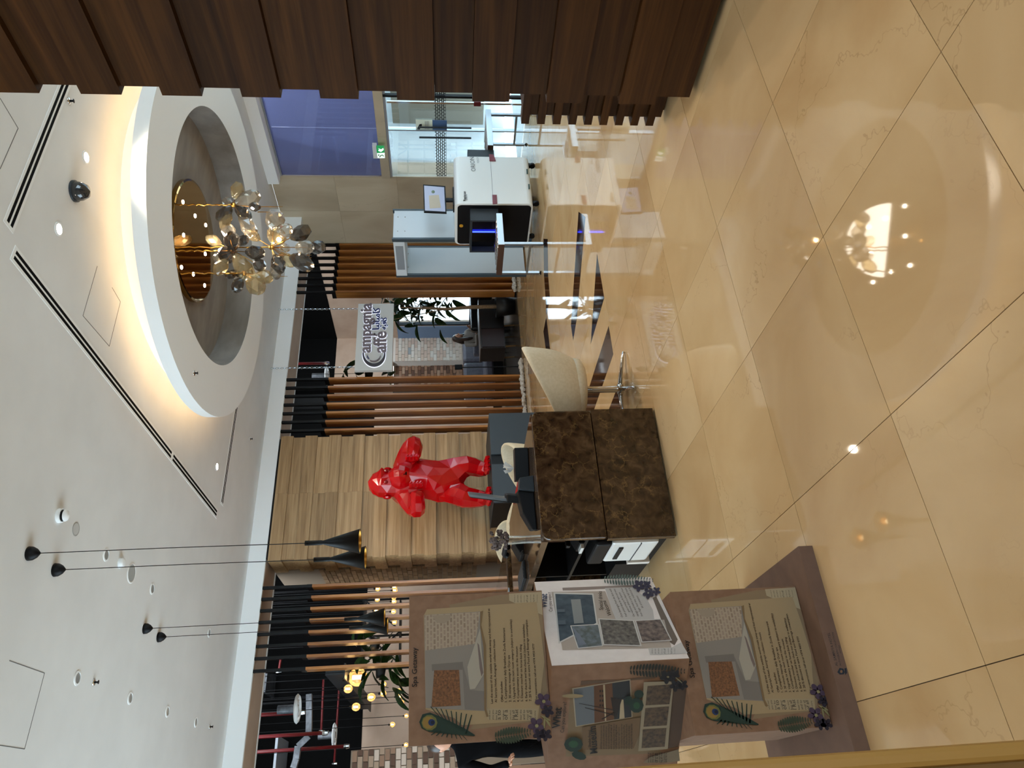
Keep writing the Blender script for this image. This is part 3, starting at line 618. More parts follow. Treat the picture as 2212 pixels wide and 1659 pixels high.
S.ell('fern', pm('1c2216'), leafrow(1290, 255, 1960, 270, 18, 80, 17)); S.ell('flower', pm('140f16'), petals(1740, 340, 80)+petals(1840, 310, 60)+petals(1850, 450, 70)+petals(1940, 440, 60)); S.ell('flower', pm('8d8262'), [(1755, 340, 14, 14, 0), (1890, 380, 60, 8, .7)])
S.put(lf)
# plinth lettering
C8 = (1360, 1150, 3.26)
pf = Face(st.children[0], (.065, 2.785), (.865, 2.785), 0, C8)
S = Sheet(pf)
S.txt('lettering', pm('2c2a33'), [('AL SAMRIYA HOTEL', (1467, 942), (1408, 705)), ('AUTOGRAPH COLLECTION', (1492, 940), (1435, 705)), ('HOTELS', (1490, 850), (1478, 795))], .004)
S.polys('emblem', pm('25313f'), [[(1462, 985), (1478, 955), (1505, 960), (1515, 985), (1508, 1000), (1480, 1002)], [(1512, 958), (1526, 955), (1530, 990), (1518, 1005)]]); S.ell('emblem', m_kraft, [(1490, 980, 9, 11, 0)])
S.put(pf)
PRINT_DIM = 1.
# ---- marble desk with its open staff side
dk = thing('marble_desk', 'long dark brown marble reception desk with open shelves', 'desk', (1.95, 5.6, 0))
DX0, DX1, DY0, DY1, DZ = 1.485, 2.425, 4.43, 6.75, .895
def rpanel(y0, y1, z0, z1, r=.055, n=6):
    pts = [(DX0, z0), (DX1, z0)]
    if r: pts += [(DX1-r+r*math.cos(t), z1-r+r*math.sin(t)) for t in [math.pi/2*i/n for i in range(n+1)]]+[(DX0+r-r*math.sin(t), z1-r+r*math.cos(t)) for t in [math.pi/2*i/n for i in range(n+1)]]
    else: pts += [(DX1, z1), (DX0, z1)]
    return MB().prism([(x, y0, z) for x, z in pts], (0, y1-y0, 0))
ob('end_slab', rpanel(DY0, DY0+.05, .468, DZ), m_dark, dk, bevel=.012); ob('end_slab', MB().box(DX0-.008, DX1+.008, DY0+.004, DY0+.05, .012, .465), m_dark, dk, bevel=.003)
ob('end_slab', rpanel(DY1-.05, DY1, .0, DZ), m_dark, dk, bevel=.012)
ob('side_slab', MB().box(DX1-.045, DX1, DY0+.05, DY1-.05, .012, DZ-.04), m_dark, dk)
ob('desk_top', MB().box(DX0, DX1, DY0+.05, DY1-.05, DZ-.045, DZ), marble('brown_top_marble', '4a3a2c', '33261b', '5f4c3b', '8f7a60', 3., rough=.05, vw=.02, amt=.4), dk)
ob('plinth', MB().box(DX0+.06, DX1-.05, DY0+.05, DY1-.05, 0, .06), m_black, dk)
ob('shelf', MB().box(DX0+.04, DX1-.05, DY0+.05, DY1-.05, .56, .58), m_black, dk); ob('divider', MB().box(DX0+.05, DX1-.06, 5.45, 5.47, .06, .85), m_black, dk)
ob('inner_board', MB().box(DX0+.30, DX0+.33, DY0+.06, 5.4, .06, .84), wood('dark_board', '2a1509', '3a2010', '4a2c17', 1), dk)
dk2 = copy_tree(dk); dk2.location = (1.97, 8.5, 0); tag(dk2, 'dark brown marble desk standing behind the nearer desk', 'desk', 'marble reception desks'); dk['group'] = 'marble reception desks'
# printer tower under the desk
pr = thing('office_printer', 'white and black multifunction printer tucked under the desk', 'printer', (1.62, 4.85, .06))
ob('body', MB().box(1.47, 1.80, 4.52, 4.92, .10, .42), m_wplas, pr, bevel=.02); ob('tray', MB().box(1.466, 1.79, 4.53, 4.91, .22, .226), m_gplas, pr)
ob('scanner_lid', MB().box(1.46, 1.80, 4.51, 4.93, .42, .53), m_bplas, pr, bevel=.015); ob('foot', MB().box(1.50, 1.78, 4.55, 4.90, .06, .10), m_bplas, pr); ob('paper_slot', MB().box(1.462, 1.468, 4.60, 4.84, .33, .36), m_bplas, pr)
pc = thing('desk_telephone', 'small black telephone on the shelf under the desk', 'telephone', (1.6, 4.75, .58))
ob('base', MB().prism([(1.53, 4.66, .58), (1.68, 4.66, .58), (1.68, 4.66, .68), (1.53, 4.66, .61)], (0, .18, 0)), m_bplas, pc); ob('handset', MB().cbox((1.60, 4.70, .685), (.17, .045, .03)), m_bplas, pc, bevel=.008); ob('card', MB().box(1.50, 1.53, 4.68, 4.80, .58, .60), m_wplas, pc)
tr_ = thing('document_tray', 'black document tray with papers low under the desk', 'tray', (1.6, 5.2, .06))
ob('tray', MB().box(1.48, 1.75, 5.02, 5.36, .061, .30), m_bplas, tr_); ob('paper_stack', MB().box(1.475, 1.74, 4.97, 5.015, .061, .22), m_paperw, tr_)
# things on the desk top
tz = DZ
tb = thing('tissue_box', 'black tissue box with a white tissue sticking out', 'tissue box', (2.18, 4.84, tz))
ob('box', MB().cbox((2.20, 4.84, tz+.052), (.24, .12, .10), R3(-18)), m_bplas, tb, bevel=.004)
tis = MB(); 
for i in range(5):
    a = 1.2*i; tis.add([(2.18, 4.85, tz+.105), (2.18+.03*math.cos(a), 4.85+.03*math.sin(a), tz+.13), (2.19+.05*math.cos(a+.6), 4.85+.04*math.sin(a+.6), tz+.17), (2.18+.02*math.cos(a+1.), 4.85+.02*math.sin(a+1.), tz+.185)], [(0, 1, 2), (0, 2, 3)])
ob('tissue', tis.smooth(), P('tissue_paper', 'dedcd8', .9), tb)
mo = thing('point_of_sale_screen', 'thin grey touch screen terminal on a black base', 'monitor', (1.80, 4.80, tz))
def q(x, y, dep): return ond(x, y, dep)
dm = 4.95
ob('screen', MB().prism([(1.86, 4.72, 1.06), (1.90, 4.70, 1.33), (1.91, 4.70, 1.345), (1.93, 4.715, 1.345), (1.89, 4.735, 1.06)], (.12, .24, 0)), P('screen_grey', '5b6670', .3, spec=.6), mo, bevel=.004)
ob('screen_rim', MB().prism([(1.855, 4.715, 1.06), (1.895, 4.695, 1.33), (1.905, 4.70, 1.34), (1.865, 4.72, 1.06)], (.12, .24, 0)), m_bplas, mo)
ob('neck', MB().prism([(1.84, 4.70, .99), (1.90, 4.70, .99), (1.92, 4.72, 1.08), (1.86, 4.72, 1.08)], (.08, .16, 0)), m_bplas, mo, bevel=.01)
ob('base', MB().prism([(1.62, 4.62, tz), (1.98, 4.62, tz), (1.98, 4.62, tz+.05), (1.90, 4.62, tz+.115), (1.74, 4.62, tz+.09), (1.62, 4.62, tz+.03)], (.06, .20, 0)), m_bplas, mo, bevel=.008)
ob('card_reader', MB().prism([(1.88, 4.58, tz), (2.0, 4.58, tz), (1.985, 4.58, tz+.10), (1.90, 4.58, tz+.11)], (.02, .10, 0)), m_gplas, mo, bevel=.006)
va = thing('flower_vase', 'small glass vase with dried dark flowers on the desk', 'vase', (1.80, 5.35, tz))
ob('glass', MB().lathe([(.03, 0), (.032, .08), (.035, .14)], (1.80, 5.35, tz), 16).smooth(), m_clearg, va)
fl = MB(); rr = random.Random(5)
for i in range(46):
    a = rr.uniform(0, 6.28); r = rr.uniform(0, .075); fl.ball((1.80+r*math.cos(a), 5.35+r*math.sin(a), tz+.15+rr.uniform(0, .12)), rr.uniform(.012, .022), 5, 3)
tag(ob('dried_blooms', fl, noisy('dried_flower', '2a201e', '7a6a66', nscale=60, rough=.9), va), kind='stuff')
for i in range(4): ob('stem', MB().tube([(1.80, 5.35, tz+.01), (1.80+.02*math.cos(i*1.6), 5.35+.02*math.sin(i*1.6), tz+.23)], .003, 5), m_bark, va)
kb = thing('keyboard', 'black computer keyboard lying on the desk', 'keyboard', (1.62, 5.75, tz))
ob('case', MB().box(1.54, 1.69, 5.50, 5.95, tz, tz+.018), m_bplas, kb, bevel=.004)
kk = MB()
for i in range(14):
    for j in range(5): kk.box(1.55+.027*j, 1.573+.027*j, 5.51+.031*i, 5.537+.031*i, tz+.018, tz+.026)
tag(ob('key_block', kk, m_gplas, kb), kind='stuff')
ph = thing('handset_telephone', 'black office telephone with a curled cord beside the vase', 'telephone', (1.78, 5.62, tz))
ob('base', MB().prism([(1.74, 5.52, tz), (1.86, 5.52, tz), (1.86, 5.52, tz+.09), (1.74, 5.52, tz+.03)], (0, .2, 0)), m_bplas, ph, bevel=.005); ob('handset', MB().tube([(1.80, 5.50, tz+.13), (1.80, 5.53, tz+.15), (1.80, 5.69, tz+.15), (1.80, 5.72, tz+.13)], [.028, .02, .02, .028], 8), m_bplas, ph)
ob('cord', MB().tube([(1.74+.01*math.sin(t*9), 5.52-.01*t*3+.012*math.cos(t*9), tz+.03-.004*t) for t in [i*.08 for i in range(30)]], .004, 5), m_bplas, ph)
mn = thing('computer_monitor', 'black computer monitor edge-on at the desk behind', 'monitor', (1.85, 7.3, tz))
ob('panel', MB().box(1.80, 1.83, 7.0, 7.52, tz+.12, tz+.46), m_bplas, mn, bevel=.004); ob('stand', MB().box(1.83, 1.87, 7.23, 7.29, tz, tz+.3).box(1.76, 1.92, 7.15, 7.37, tz, tz+.012), m_alu, mn)
# ---- tub chairs
def make_chair(label, loc, rz, group='cream leather tub chairs'):
    t = thing('tub_chair', label, 'chair', loc, rz, group, local=True)
    sh = MB(); NT_, NZ = 33, 9
    for i in range(NT_):
        th = R3(-118)+R3(236)*i/(NT_-1); back = max(0, math.cos(th*.72)); top = .62+.26*back**1.6
        for j in range(NZ):
            f = j/(NZ-1); z = .375+(top-.375)*f; r = .19+.10*math.sin(min(1, f*1.7)*math.pi/2)+.055*f*back; sh.v.append((r*1.02*math.cos(th), r*1.0*math.sin(th), z))
    sh.f = [(i*NZ+j, (i+1)*NZ+j, (i+1)*NZ+j+1, i*NZ+j+1) for i in range(NT_-1) for j in range(NZ-1)]; sh.smooth()
    o = ob('shell', sh, m_cream, t); s = o.modifiers.new('s', 'SOLIDIFY'); s.thickness = .035; s.offset = 0; b = o.modifiers.new('u', 'SUBSURF'); b.levels = 1; b.render_levels = 1
    ob('seat', MB().lathe([(.01, .365), (.20, .365), (.255, .40), (.265, .45), (.24, .475), (.01, .48)], (0, 0, 0), 28).smooth(), m_cream, t)
    ob('column', MB().lathe([(.028, .06), (.028, .37), (.05, .37)], (0, 0, 0), 16).smooth(), m_chrome, t); ob('hub', MB().lathe([(.01, .03), (.05, .035), (.04, .075), (.01, .08)], (0, 0, 0), 16).smooth(), m_chrome, t)
    for k in range(4):
        a = R3(20+90*k); ob('star_leg', MB().tube([(.03*math.cos(a), .03*math.sin(a), .055), (.29*math.cos(a), .29*math.sin(a), .022), (.31*math.cos(a), .31*math.sin(a), .012)], [.02, .012, .011], 8).smooth(), m_chrome, t)
    return t
make_chair('cream tub chair with chrome star base at the free end of the desk', (2.95, 5.04, 0), R3(-48))
c2 = make_chair('cream tub chair on the far visitor side of the nearer desk', (3.2, 7.3, 0), R3(10))
make_chair('cream tub chair between the two marble desks', (2.75, 7.0, 0), R3(120))
make_chair('cream tub chair on the visitor side of the farther desk', (2.95, 9.0, 0), R3(60))
# ---- pedestal with the red ape statue
pd = thing('pedestal', 'slate blue and black pedestal under the red statue', 'pedestal', (4.77, 10.7, 0))
pz = .80
ob('core', MB().box(4.06, 5.55, 10.24, 11.40, 0, pz-.005), m_black, pd)
ob('front_panel', MB().box(4.03, 4.66, 10.20, 10.24, .0, pz), m_slate, pd); ob('front_panel', MB().box(4.83, 5.56, 10.20, 10.24, .0, pz), m_slate, pd); ob('top_panel', MB().box(4.03, 5.56, 10.24, 11.40, pz-.005, pz), m_slate, pd)
def G(x, y, dy=0.): p = ony(780+x/5.53, 880+y/5.53, 10.75+dy); return tuple(p)
J = {'pelvis': (G(1040, 880), .25), 'belly': (G(880, 870, -.02), .33), 'chest': (G(690, 840), .39), 'neck': (G(560, 860, .02), .26),
     'shR': (G(510, 700, .02), .22), 'armR': (G(560, 520, -.08), .17), 'elR': (G(650, 390, -.18), .145), 'foR': (G(640, 520, -.33), .13), 'fiR': (G(615, 650, -.40), .125),
     'shL': (G(520, 1030, .02), .22), 'armL': (G(590, 1180, -.08), .17), 'elL': (G(690, 1270, -.18), .15), 'foL': (G(675, 1120, -.35), .13), 'fiL': (G(660, 970, -.43), .125),
     'hipR': (G(1100, 780), .24), 'kneeR': (G(1275, 655, -.12), .20), 'ankR': (G(1450, 765, .02), .15), 'toeR': (G(1500, 715, -.20), .125),
     'hipL': (G(1100, 1000), .24), 'kneeL': (G(1240, 1095, -.12), .20), 'ankL': (G(1450, 1090, .02), .15), 'toeL': (G(1500, 1085, -.20), .125)}
BN = [('pelvis', 'belly'), ('belly', 'chest'), ('chest', 'neck'), ('chest', 'shR'), ('shR', 'armR'), ('armR', 'elR'), ('elR', 'foR'), ('foR', 'fiR'), ('chest', 'shL'), ('shL', 'armL'), ('armL', 'elL'), ('elL', 'foL'), ('foL', 'fiL'),
      ('pelvis', 'hipR'), ('hipR', 'kneeR'), ('kneeR', 'ankR'), ('ankR', 'toeR'), ('pelvis', 'hipL'), ('hipL', 'kneeL'), ('kneeL', 'ankL'), ('ankL', 'toeL')]
gme = skin('statue_body', J, BN, sub=1)
# head joined into the same skin: skull, brow, muzzle, open mouth
hb = MB(); hc = Vector(G(345, 905, -.10)); hx = Vector((1, 0, 0)); HS = 1.28
hb.ball(hc+Vector((0, .02, .05))*HS, .20*HS, 12, 8, (.92, 1., 1.12)); hb.ball(hc+Vector((.02, -.13, .09))*HS, .10*HS, 10, 6, (1.5, .7, .45)); hb.ball(hc+Vector((.03, -.12, -.13))*HS, .15*HS, 10, 6, (1.05, .8, .95)); hb.ball(hc+Vector((.02, .05, -.16))*HS, .2*HS, 10, 6)
hm = mesh_of('hd', hb); jo = bmesh.new(); jo.from_mesh(gme); jo.from_mesh(hm)
for z_, k in ((G(1540, 700, -.18), 1), (G(1540, 1090, -.18), 1)): pass
tm = D.meshes.new('j'); jo.to_mesh(tm); jo.free()
gme = eval_mods(tm, [('REMESH', dict(mode='VOXEL', voxel_size=.028)), ('SMOOTH', dict(factor=.5, iterations=3)), ('DECIMATE', dict(decimate_type='COLLAPSE', ratio=.042))])
for p in gme.polygons: p.use_smooth = False
base = min(v.co.z for v in gme.vertices)
for v in gme.vertices: v.co.z += (pz-base)*max(0, 1-(v.co.z-base)/.5)
stt = thing('gorilla_statue', 'glossy red faceted gorilla statue standing with bent arms', 'statue', (4.77, 10.75, pz))
for v in gme.vertices: v.co -= Vector((4.77, 10.75, pz))
ob('body', gme, m_gor, stt)
m_gdark = P('dark_red_lacquer', '7a0206', .2)
ob('mouth', MB().ball(hc+Vector((.035, -.195, -.14))*HS, .085*HS, 10, 6, (.95, .35, 1.)), P('mouth_dark', '1c0102', .6, spec=.1), stt)
for s in (-1, 1):
    ob('eye', MB().ball(hc+Vector((.02+s*.075, -.165, .035))*HS, .026*HS, 8, 5), m_gdark, stt); ob('ear', MB().ball(hc+Vector((s*.19, .0, .03))*HS, .05*HS, 8, 5, (.4, .8, 1.)), m_gor, stt)
    ob('tooth', MB().lathe([(.012, .03), (.010, .0), (.001, -.05)], hc+Vector((.035+s*.04, -.255, -.085))*HS, 6), m_gor, stt)
for fk in ('fiR', 'fiL'):
    c = Vector(J[fk][0])
    for i in range(4): ob('finger', MB().tube([c+Vector((.0, -.10, .08-.05*i)), c+Vector((.02, -.155, .075-.05*i)), c+Vector((.05, -.14, .07-.05*i))], [.03, .03, .024], 6), m_gor, stt)
for fk in ('toeR', 'toeL'):
    c = Vector(J[fk][0])
    for i in range(4): ob('toe', MB().tube([(c.x-.10+.066*i, c.y-.02, pz+.06), (c.x-.10+.066*i, c.y-.14, pz+.05), (c.x-.10+.066*i, c.y-.18, pz+.03)], [.045, .04, .028], 6), m_gor, stt)
# ---- hanging cafe sign
SY = 11.44
sg = thing('hanging_sign', 'white hanging cafe sign with raised lettering on two chains', 'sign', (8.05, SY, 2.48))
c6 = lambda x, y: ony(640+x/7.9, 620+y/7.9, SY)
a, b = c6(1060, 268), c6(1640, 1405)
sx0, sx1, sz0, sz1 = 7.20, 8.75, 2.475, 3.165
ob('board', MB().box(sx0, sx1, SY, SY+.07, sz0, sz1), P('sign_white', 'd6d3cc', .5), sg, bevel=.004)
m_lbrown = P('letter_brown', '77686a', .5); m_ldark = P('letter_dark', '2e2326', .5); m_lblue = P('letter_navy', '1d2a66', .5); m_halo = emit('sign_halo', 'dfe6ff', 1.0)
def sign_text(name, s, p, q_, mat, bold=.0):
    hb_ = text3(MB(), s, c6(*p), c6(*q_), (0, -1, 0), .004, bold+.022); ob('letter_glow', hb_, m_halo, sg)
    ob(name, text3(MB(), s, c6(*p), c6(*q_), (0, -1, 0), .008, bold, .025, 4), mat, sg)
sign_text('lettering', 'ampagnia', (1268, 1125), (1288, 290), m_lbrown, .02)
sign_text('lettering', 'affé', (1530, 1125), (1538, 772), m_lbrown, .02)
sign_text('arabic_lettering', '\uFE8E\uFEF4\uFEE7\uFE8E\uFE92\uFEE3\uFE8E\uFEDB', (1418, 735), (1430, 368), m_lblue, .01)
sign_text('arabic_lettering', '\uFEEA\uFEF4\uFED3\uFE8E\uFEDB', (1535, 735), (1545, 530), m_lblue, .01)
def arc(cx, cy, rx, ry, t0, t1, w, n=20):
    o, i_ = [], []
    for k in range(n+1):
        t = R3(t0+(t1-t0)*k/n); f = w*(.45+.55*math.sin(math.pi*k/n)); o.append((cx+(rx+f/2)*math.cos(t), cy+(ry+f/2)*math.sin(t))); i_.append((cx+(rx-f/2)*math.cos(t), cy+(ry-f/2)*math.sin(t)))
    return [c6(*p) for p in o+i_[::-1]]
def flat(name, pts, mat, lift, dep):
    n = len(pts)//2; mb = MB(); f = Vector((0, -lift, 0)); bk = Vector((0, -lift-dep, 0))
    A = [p+f for p in pts]; B = [p+bk for p in pts]
    mb.add(A+B, [(2*n+k, 2*n+k+1, 4*n-2-k, 4*n-1-k) for k in range(n-1)]+[(k, k+1, 2*n+k+1, 2*n+k) for k in range(2*n-1)]); ob(name, mb, mat, sg)
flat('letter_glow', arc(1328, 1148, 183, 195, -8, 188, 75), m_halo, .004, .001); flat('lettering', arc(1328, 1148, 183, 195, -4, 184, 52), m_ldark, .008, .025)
flat('lettering', arc(1320, 1160, 120, 115, 10, 120, 18), m_lbrown, .008, .02); flat('lettering', arc(1320, 1160, 112, 100, 130, 175, 16), m_lblue, .008, .02)
for cx in (c6(1035, 355).x, c6(980, 1350).x):
    z = sz1; i = 0; ch = MB()
    while z < CZ-.02:
        r = .018; L = .045
        pts = [(cx+(r*math.cos(t) if i % 2 else 0), SY+.035+(0 if i % 2 else r*math.cos(t)), z+L/2+L*.62*math.sin(t)) for t in [2*math.pi*k/8 for k in range(9)]]
        ch.tube(pts, .0045, 4, False); z += L; i += 1
    tag(ob('chain', ch, m_alu, sg), kind='stuff')
# ---- chandelier
ch = thing('chandelier', 'chandelier of faceted amber and smoked glass petals below a gold mirrored disc', 'chandelier', (*RC, 4.58))
ob('canopy_disc', MB().lathe([(.001, 4.60), (.74, 4.60), (.765, 4.605), (.765, 4.66), (.001, 4.66)], (6.43, 7.10, 0), 64), m_gold, ch)
z4 = lambda x, y: (340+x/5.353, 370+y/5.353)
for x, y in ((297, 355), (438, 515), (560, 622), (305, 738), (555, 955), (280, 1110), (418, 1190), (548, 1320)):
    p = onz(*z4(x, y), 4.598); s = ob('spot_lens', MB().lathe([(.001, 4.592), (.022, 4.592), (.026, 4.6)], (p.x, p.y, 0), 14), m_lamp, ch)
sl = D.lights.new('disc_lamp', 'SPOT'); sl.energy = 260; sl.color = (1, .9, .75); sl.spot_size = R3(140); sl.spot_blend = .8; sl.shadow_soft_size = .5
so_ = D.objects.new('disc_lamp', sl); COL.objects.link(so_); so_.parent = ch; so_.location = (0, 0, .0)
HUB = {'A': (880, 390), 'B': (880, 920), 'C': (1320, 880), 'D': (1000, 1180)}; DEP = {'A': 9.15, 'B': 9.05, 'C': 9.1, 'D': 9.0}
HP = {k: ond(*z4(*v), DEP[k]) for k, v in HUB.items()}
for k, p in HP.items():
    pts = [(p.x+.006*math.sin(i*2.1), p.y+.006*math.cos(i*1.7), p.z+(4.6-p.z)*i/14) for i in range(15)]
    ob('stem', MB().tube(pts, .009, 6), m_goldr, ch); ob('hub', MB().ball(p, .035, 8, 6), m_goldr, ch)
def petal_mesh(nm, seed, seg=7, open_=True):
    r = random.Random(seed); prof = [(.10, .0), (.24, .12), (.40, .34), (.44, .58), (.36, .82), (.20, 1.0)]; mb = MB(); vs = []
    for i, (rad, z) in enumerate(prof):
        for k in range(seg): a = 2*math.pi*(k+.5*(i % 2))/seg; q_ = rad*r.uniform(.86, 1.12); vs.append((q_*math.cos(a), q_*math.sin(a), z+r.uniform(-.03, .03)*(0 < i < 5)))
    fs = []
    for i in range(len(prof)-1):
        for k in range(seg):
            a_, b_, c_, d_ = i*seg+k, i*seg+(k+1) % seg, (i+1)*seg+(k+1) % seg, (i+1)*seg+k
            fs += [(a_, b_, d_), (b_, c_, d_)] if i % 2 == 0 else [(a_, b_, c_), (a_, c_, d_)]
    mb.add(vs, fs); return mesh_of(nm, mb)
PM = [petal_mesh('glass_petal', s) for s in (1, 2, 3)]
PT = [('A', 915, 240, 85, 60, 'a'), ('A', 820, 360, 75, 48, 'c'), ('A', 1020, 330, 125, 80, 'c'), ('A', 790, 470, 100, 58, 's'), ('A', 975, 470, 90, 60, 's'), ('A', 1110, 410, 62, 45, 's'), ('A', 800, 550, 100, 52, 'a'), ('A', 1030, 610, 130, 68, 'c'),
      ('B', 665, 810, 100, 55, 'a'), ('B', 825, 715, 85, 65, 'c'), ('B', 870, 830, 100, 75, 's'), ('B', 830, 950, 90, 85, 's'), ('B', 985, 810, 65, 45, 's'), ('B', 750, 1090, 95, 62, 'a'), ('B', 970, 1080, 150, 85, 'a'), ('B', 700, 985, 45, 36, 'c'), ('B', 1110, 940, 90, 70, 's'), ('B', 1165, 1080, 62, 60, 's'),
      ('C', 1110, 750, 110, 55, 'a'), ('D', 890, 1190, 100, 48, 's'), ('D', 940, 1300, 80, 55, 's'), ('D', 1110, 1290, 120, 90, 'a'), ('D', 1220, 1215, 85, 68, 'a'),
      ('C', 1350, 590, 110, 92, 'c'), ('C', 1365, 770, 100, 90, 'a'), ('C', 1475, 700, 72, 62, 'c'), ('C', 1630, 725, 110, 75, 's'), ('C', 1460, 890, 52, 46, 'c'), ('C', 1680, 880, 92, 70, 'c'), ('C', 1830, 880, 82, 66, 's'), ('C', 1385, 1050, 110, 66, 's'), ('C', 1490, 1010, 90, 60, 'a'), ('C', 1640, 1040, 130, 80, 's'), ('C', 1365, 1130, 92, 52, 'c')]
rp = random.Random(11); k5 = 5.353*FPX
for i, (hk, x, y, L, w, c) in enumerate(PT):
    dep = DEP[hk]; j = rp.uniform(-.10, .10); cen = ond(*z4(x, y), dep+j); ln = 2*L/k5*dep; d = cen-HP[hk]
    ax = (d+_F*rp.uniform(-.03, .03)).normalized(); st_ = cen-ax*ln*.5
    o = piece('glass_petal', PM[i % 3], {'a': m_amber, 's': m_smoke, 'c': m_clearg}[c], ch, st_, (2*w/k5*dep/.72,)*2+(ln*1.18,))
    o.rotation_euler = ax.to_track_quat('Z', 'Y').to_euler()
    if (st_-HP[hk]).length > .06: ob('arm', MB().tube([HP[hk], st_], .005, 5), m_goldr, ch)
for x, y, x2 in ((1170, 410, 1450), (1160, 470, 1440), (1300, 1215, 1505), (1380, 970, 1780), (1650, 1000, 1780)):
    dep = 9.15; ob('drop_rod', MB().tube([ond(*z4(x, y), dep), ond(*z4(x2, y), dep)], [.006, .003], 5), m_goldr, ch)
ob('lamp_bulb', MB().ball(ond(*z4(1405, 790), 9.1), .03, 8, 6), m_bulb, ch)
# ---- cone pendants
def pend(x, y, label):
    t = thing('cone_pendant', label, 'pendant lamp', (x, y, CZ), group='black cone pendant lamps')
    ob('ceiling_rose', MB().lathe([(.001, CZ), (.055, CZ), (.052, CZ-.03), (.035, CZ-.06), (.008, CZ-.085), (.001, CZ-.085)], (x, y, 0), 18).smooth(), m_bplas, t)
    ob('cord', MB().tube([(x, y, CZ-.08), (x+.004, y, 3.6), (x, y, 2.61)], .0035, 5), m_bplas, t)
    s = ob('shade', MB().lathe([(.001, 2.625), (.020, 2.625), (.019, 2.50), (.016, 2.485), (.098, 2.195), (.094, 2.195), (.014, 2.475), (.001, 2.48)], (x, y, 0), 32).smooth(), m_black, t)
    ob('gold_lining', MB().lathe([(.0935, 2.1965), (.0135, 2.47)], (x, y, 0), 32).smooth(), m_goldr, t); ob('bulb', MB().ball((x, y, 2.27), .026, 8, 6), emit('pendant_bulb', 'ffd9a0', 6.), t)
pend(1.935, 5.635, 'black cone pendant over the printer end of the nearer desk'); pend(1.933, 6.057, 'black cone pendant over the far end of the nearer desk')
pend(1.905, 8.07, 'black cone pendant over the near end of the farther desk'); pend(1.905, 8.49, 'black cone pendant over the far end of the farther desk')
# ---- ceiling fittings
def slot(name, x0, x1, y0, y1, along, label):
    t = thing(name, label, 'air vent', ((x0+x1)/2, (y0+y1)/2, CZ), group='linear slot air vents'); z0 = CZ-.004
    ob('frame', MB().box(x0, x1, y0, y1, z0, CZ), m_white, t)
    for o_ in (.028, .078):
        if along == 'y': ob('slot', MB().box(x0+o_, x0+o_+.03, y0+.03, y1-.03, z0-.001, z0+.002), m_void, t)
        else: ob('slot', MB().box(x0+.03, x1-.03, y0+o_, y0+o_+.03, z0-.001, z0+.002), m_void, t)
slot('slot_vent', 3.76, 3.896, 4.34, 7.90, 'y', 'longest black slot vent running beside the ceiling ring'); slot('slot_vent', 3.76, 3.896, 7.905, 9.79, 'y', 'black slot vent continuing the long one toward the cafe')
slot('slot_vent', 3.95, 8.9, 4.14, 4.276, 'x', 'black slot vent between the ring and the oak plank wall'); slot('slot_vent', 4.02, 5.66, 9.85, 9.986, 'x', 'short black slot vent between the ring and the cafe front')
def downlight(x, y, lit, z=CZ, power=60, label=None, group='recessed ceiling spots', r=.045):
    t = thing('downlight', label, 'ceiling light', (x, y, z), group=group)
    ob('trim_ring', MB().lathe([(r, z+.0), (r*1.35, z), (r*1.35, z-.006), (r, z-.008)], (x, y, 0), 20, True), m_white, t)
    ob('lens', MB().disc((x, y, z-.003), r, 20, False), m_lamp if lit else P('lamp_off', '8f8f8c', .3), t)
    if lit and power:
        l = D.lights.new('lamp', 'SPOT'); l.energy = power; l.color = (1, .86, .68); l.spot_size = R3(125); l.spot_blend = .6; l.shadow_soft_size = .06
        lo = D.objects.new('lamp', l); COL.objects.link(lo); lo.parent = t; lo.location = (0, 0, -.03)
LIT, OFF = 'small lit round ceiling spot', 'small unlit round ceiling spot'
for x, y in ((185, 340), (126, 495)): p = onz(x, y, CZ); downlight(p.x, p.y, 1, label='lit round ceiling spot beside the ceiling ring', group='lit spots beside the ring', power=90)
p = onz(468, 1008, CZ); downlight(p.x, p.y, 1, label='lit round ceiling spot beside the short slot vent', power=90)
for x, y in ((229, 1199), (328.6, 1272), (167, 1465), (281, 1508), (361.5, 1537), (423, 1560), (451.7, 1367)): p = onz(x, y, CZ); downlight(p.x, p.y, 0, label='unlit round ceiling spot on the plain side of the ceiling', group='unlit ceiling spots')
for x, y in ((-2.4, 7.2), (-2.4, 4.2), (-.4, 2.2), (1.6, 1.4), (2.9, 1.9), (-2.2, 1.0), (.4, -1.2), (2.4, -1.4), (-2, -2.5), (.4, -3.6), (2.4, -3.6)): downlight(x, y, 1, label='lit round ceiling spot in the ceiling behind the camera side', group='lit spots out of the frame', power=FILL_LAMP_W)  # unseen spots added to brighten the near floor and boxes
def fitting(name, label, cat, x, y, parts, z=CZ, group=None):
    p = onz(x, y, z); t = thing(name, label, cat, (p.x, p.y, z), group=group)
    for nm, prof, mat in parts: ob(nm, MB().lathe([(r, z+h) for r, h in prof], (p.x, p.y, 0), 24).smooth(), mat, t)
fitting('dome_camera', 'dark glossy dome camera on the ceiling', 'camera', 160, 413, [('dome', [(.085, -.02), (.08, -.07), (.055, -.115), (.001, -.135)], P('dome_glass', '26282a', .06, spec=.8)), ('base', [(.095, 0), (.095, -.02), (.085, -.02)], m_gplas)])
fitting('smoke_detector', 'white ribbed smoke detector on the ceiling', 'smoke detector', 127, 1114, [('base', [(.06, 0), (.06, -.025), (.05, -.03)], m_white), ('vent', [(.046, -.03), (.044, -.05)], m_bplas), ('cap', [(.05, -.05), (.045, -.062), (.02, -.075), (.001, -.078)], m_white)])
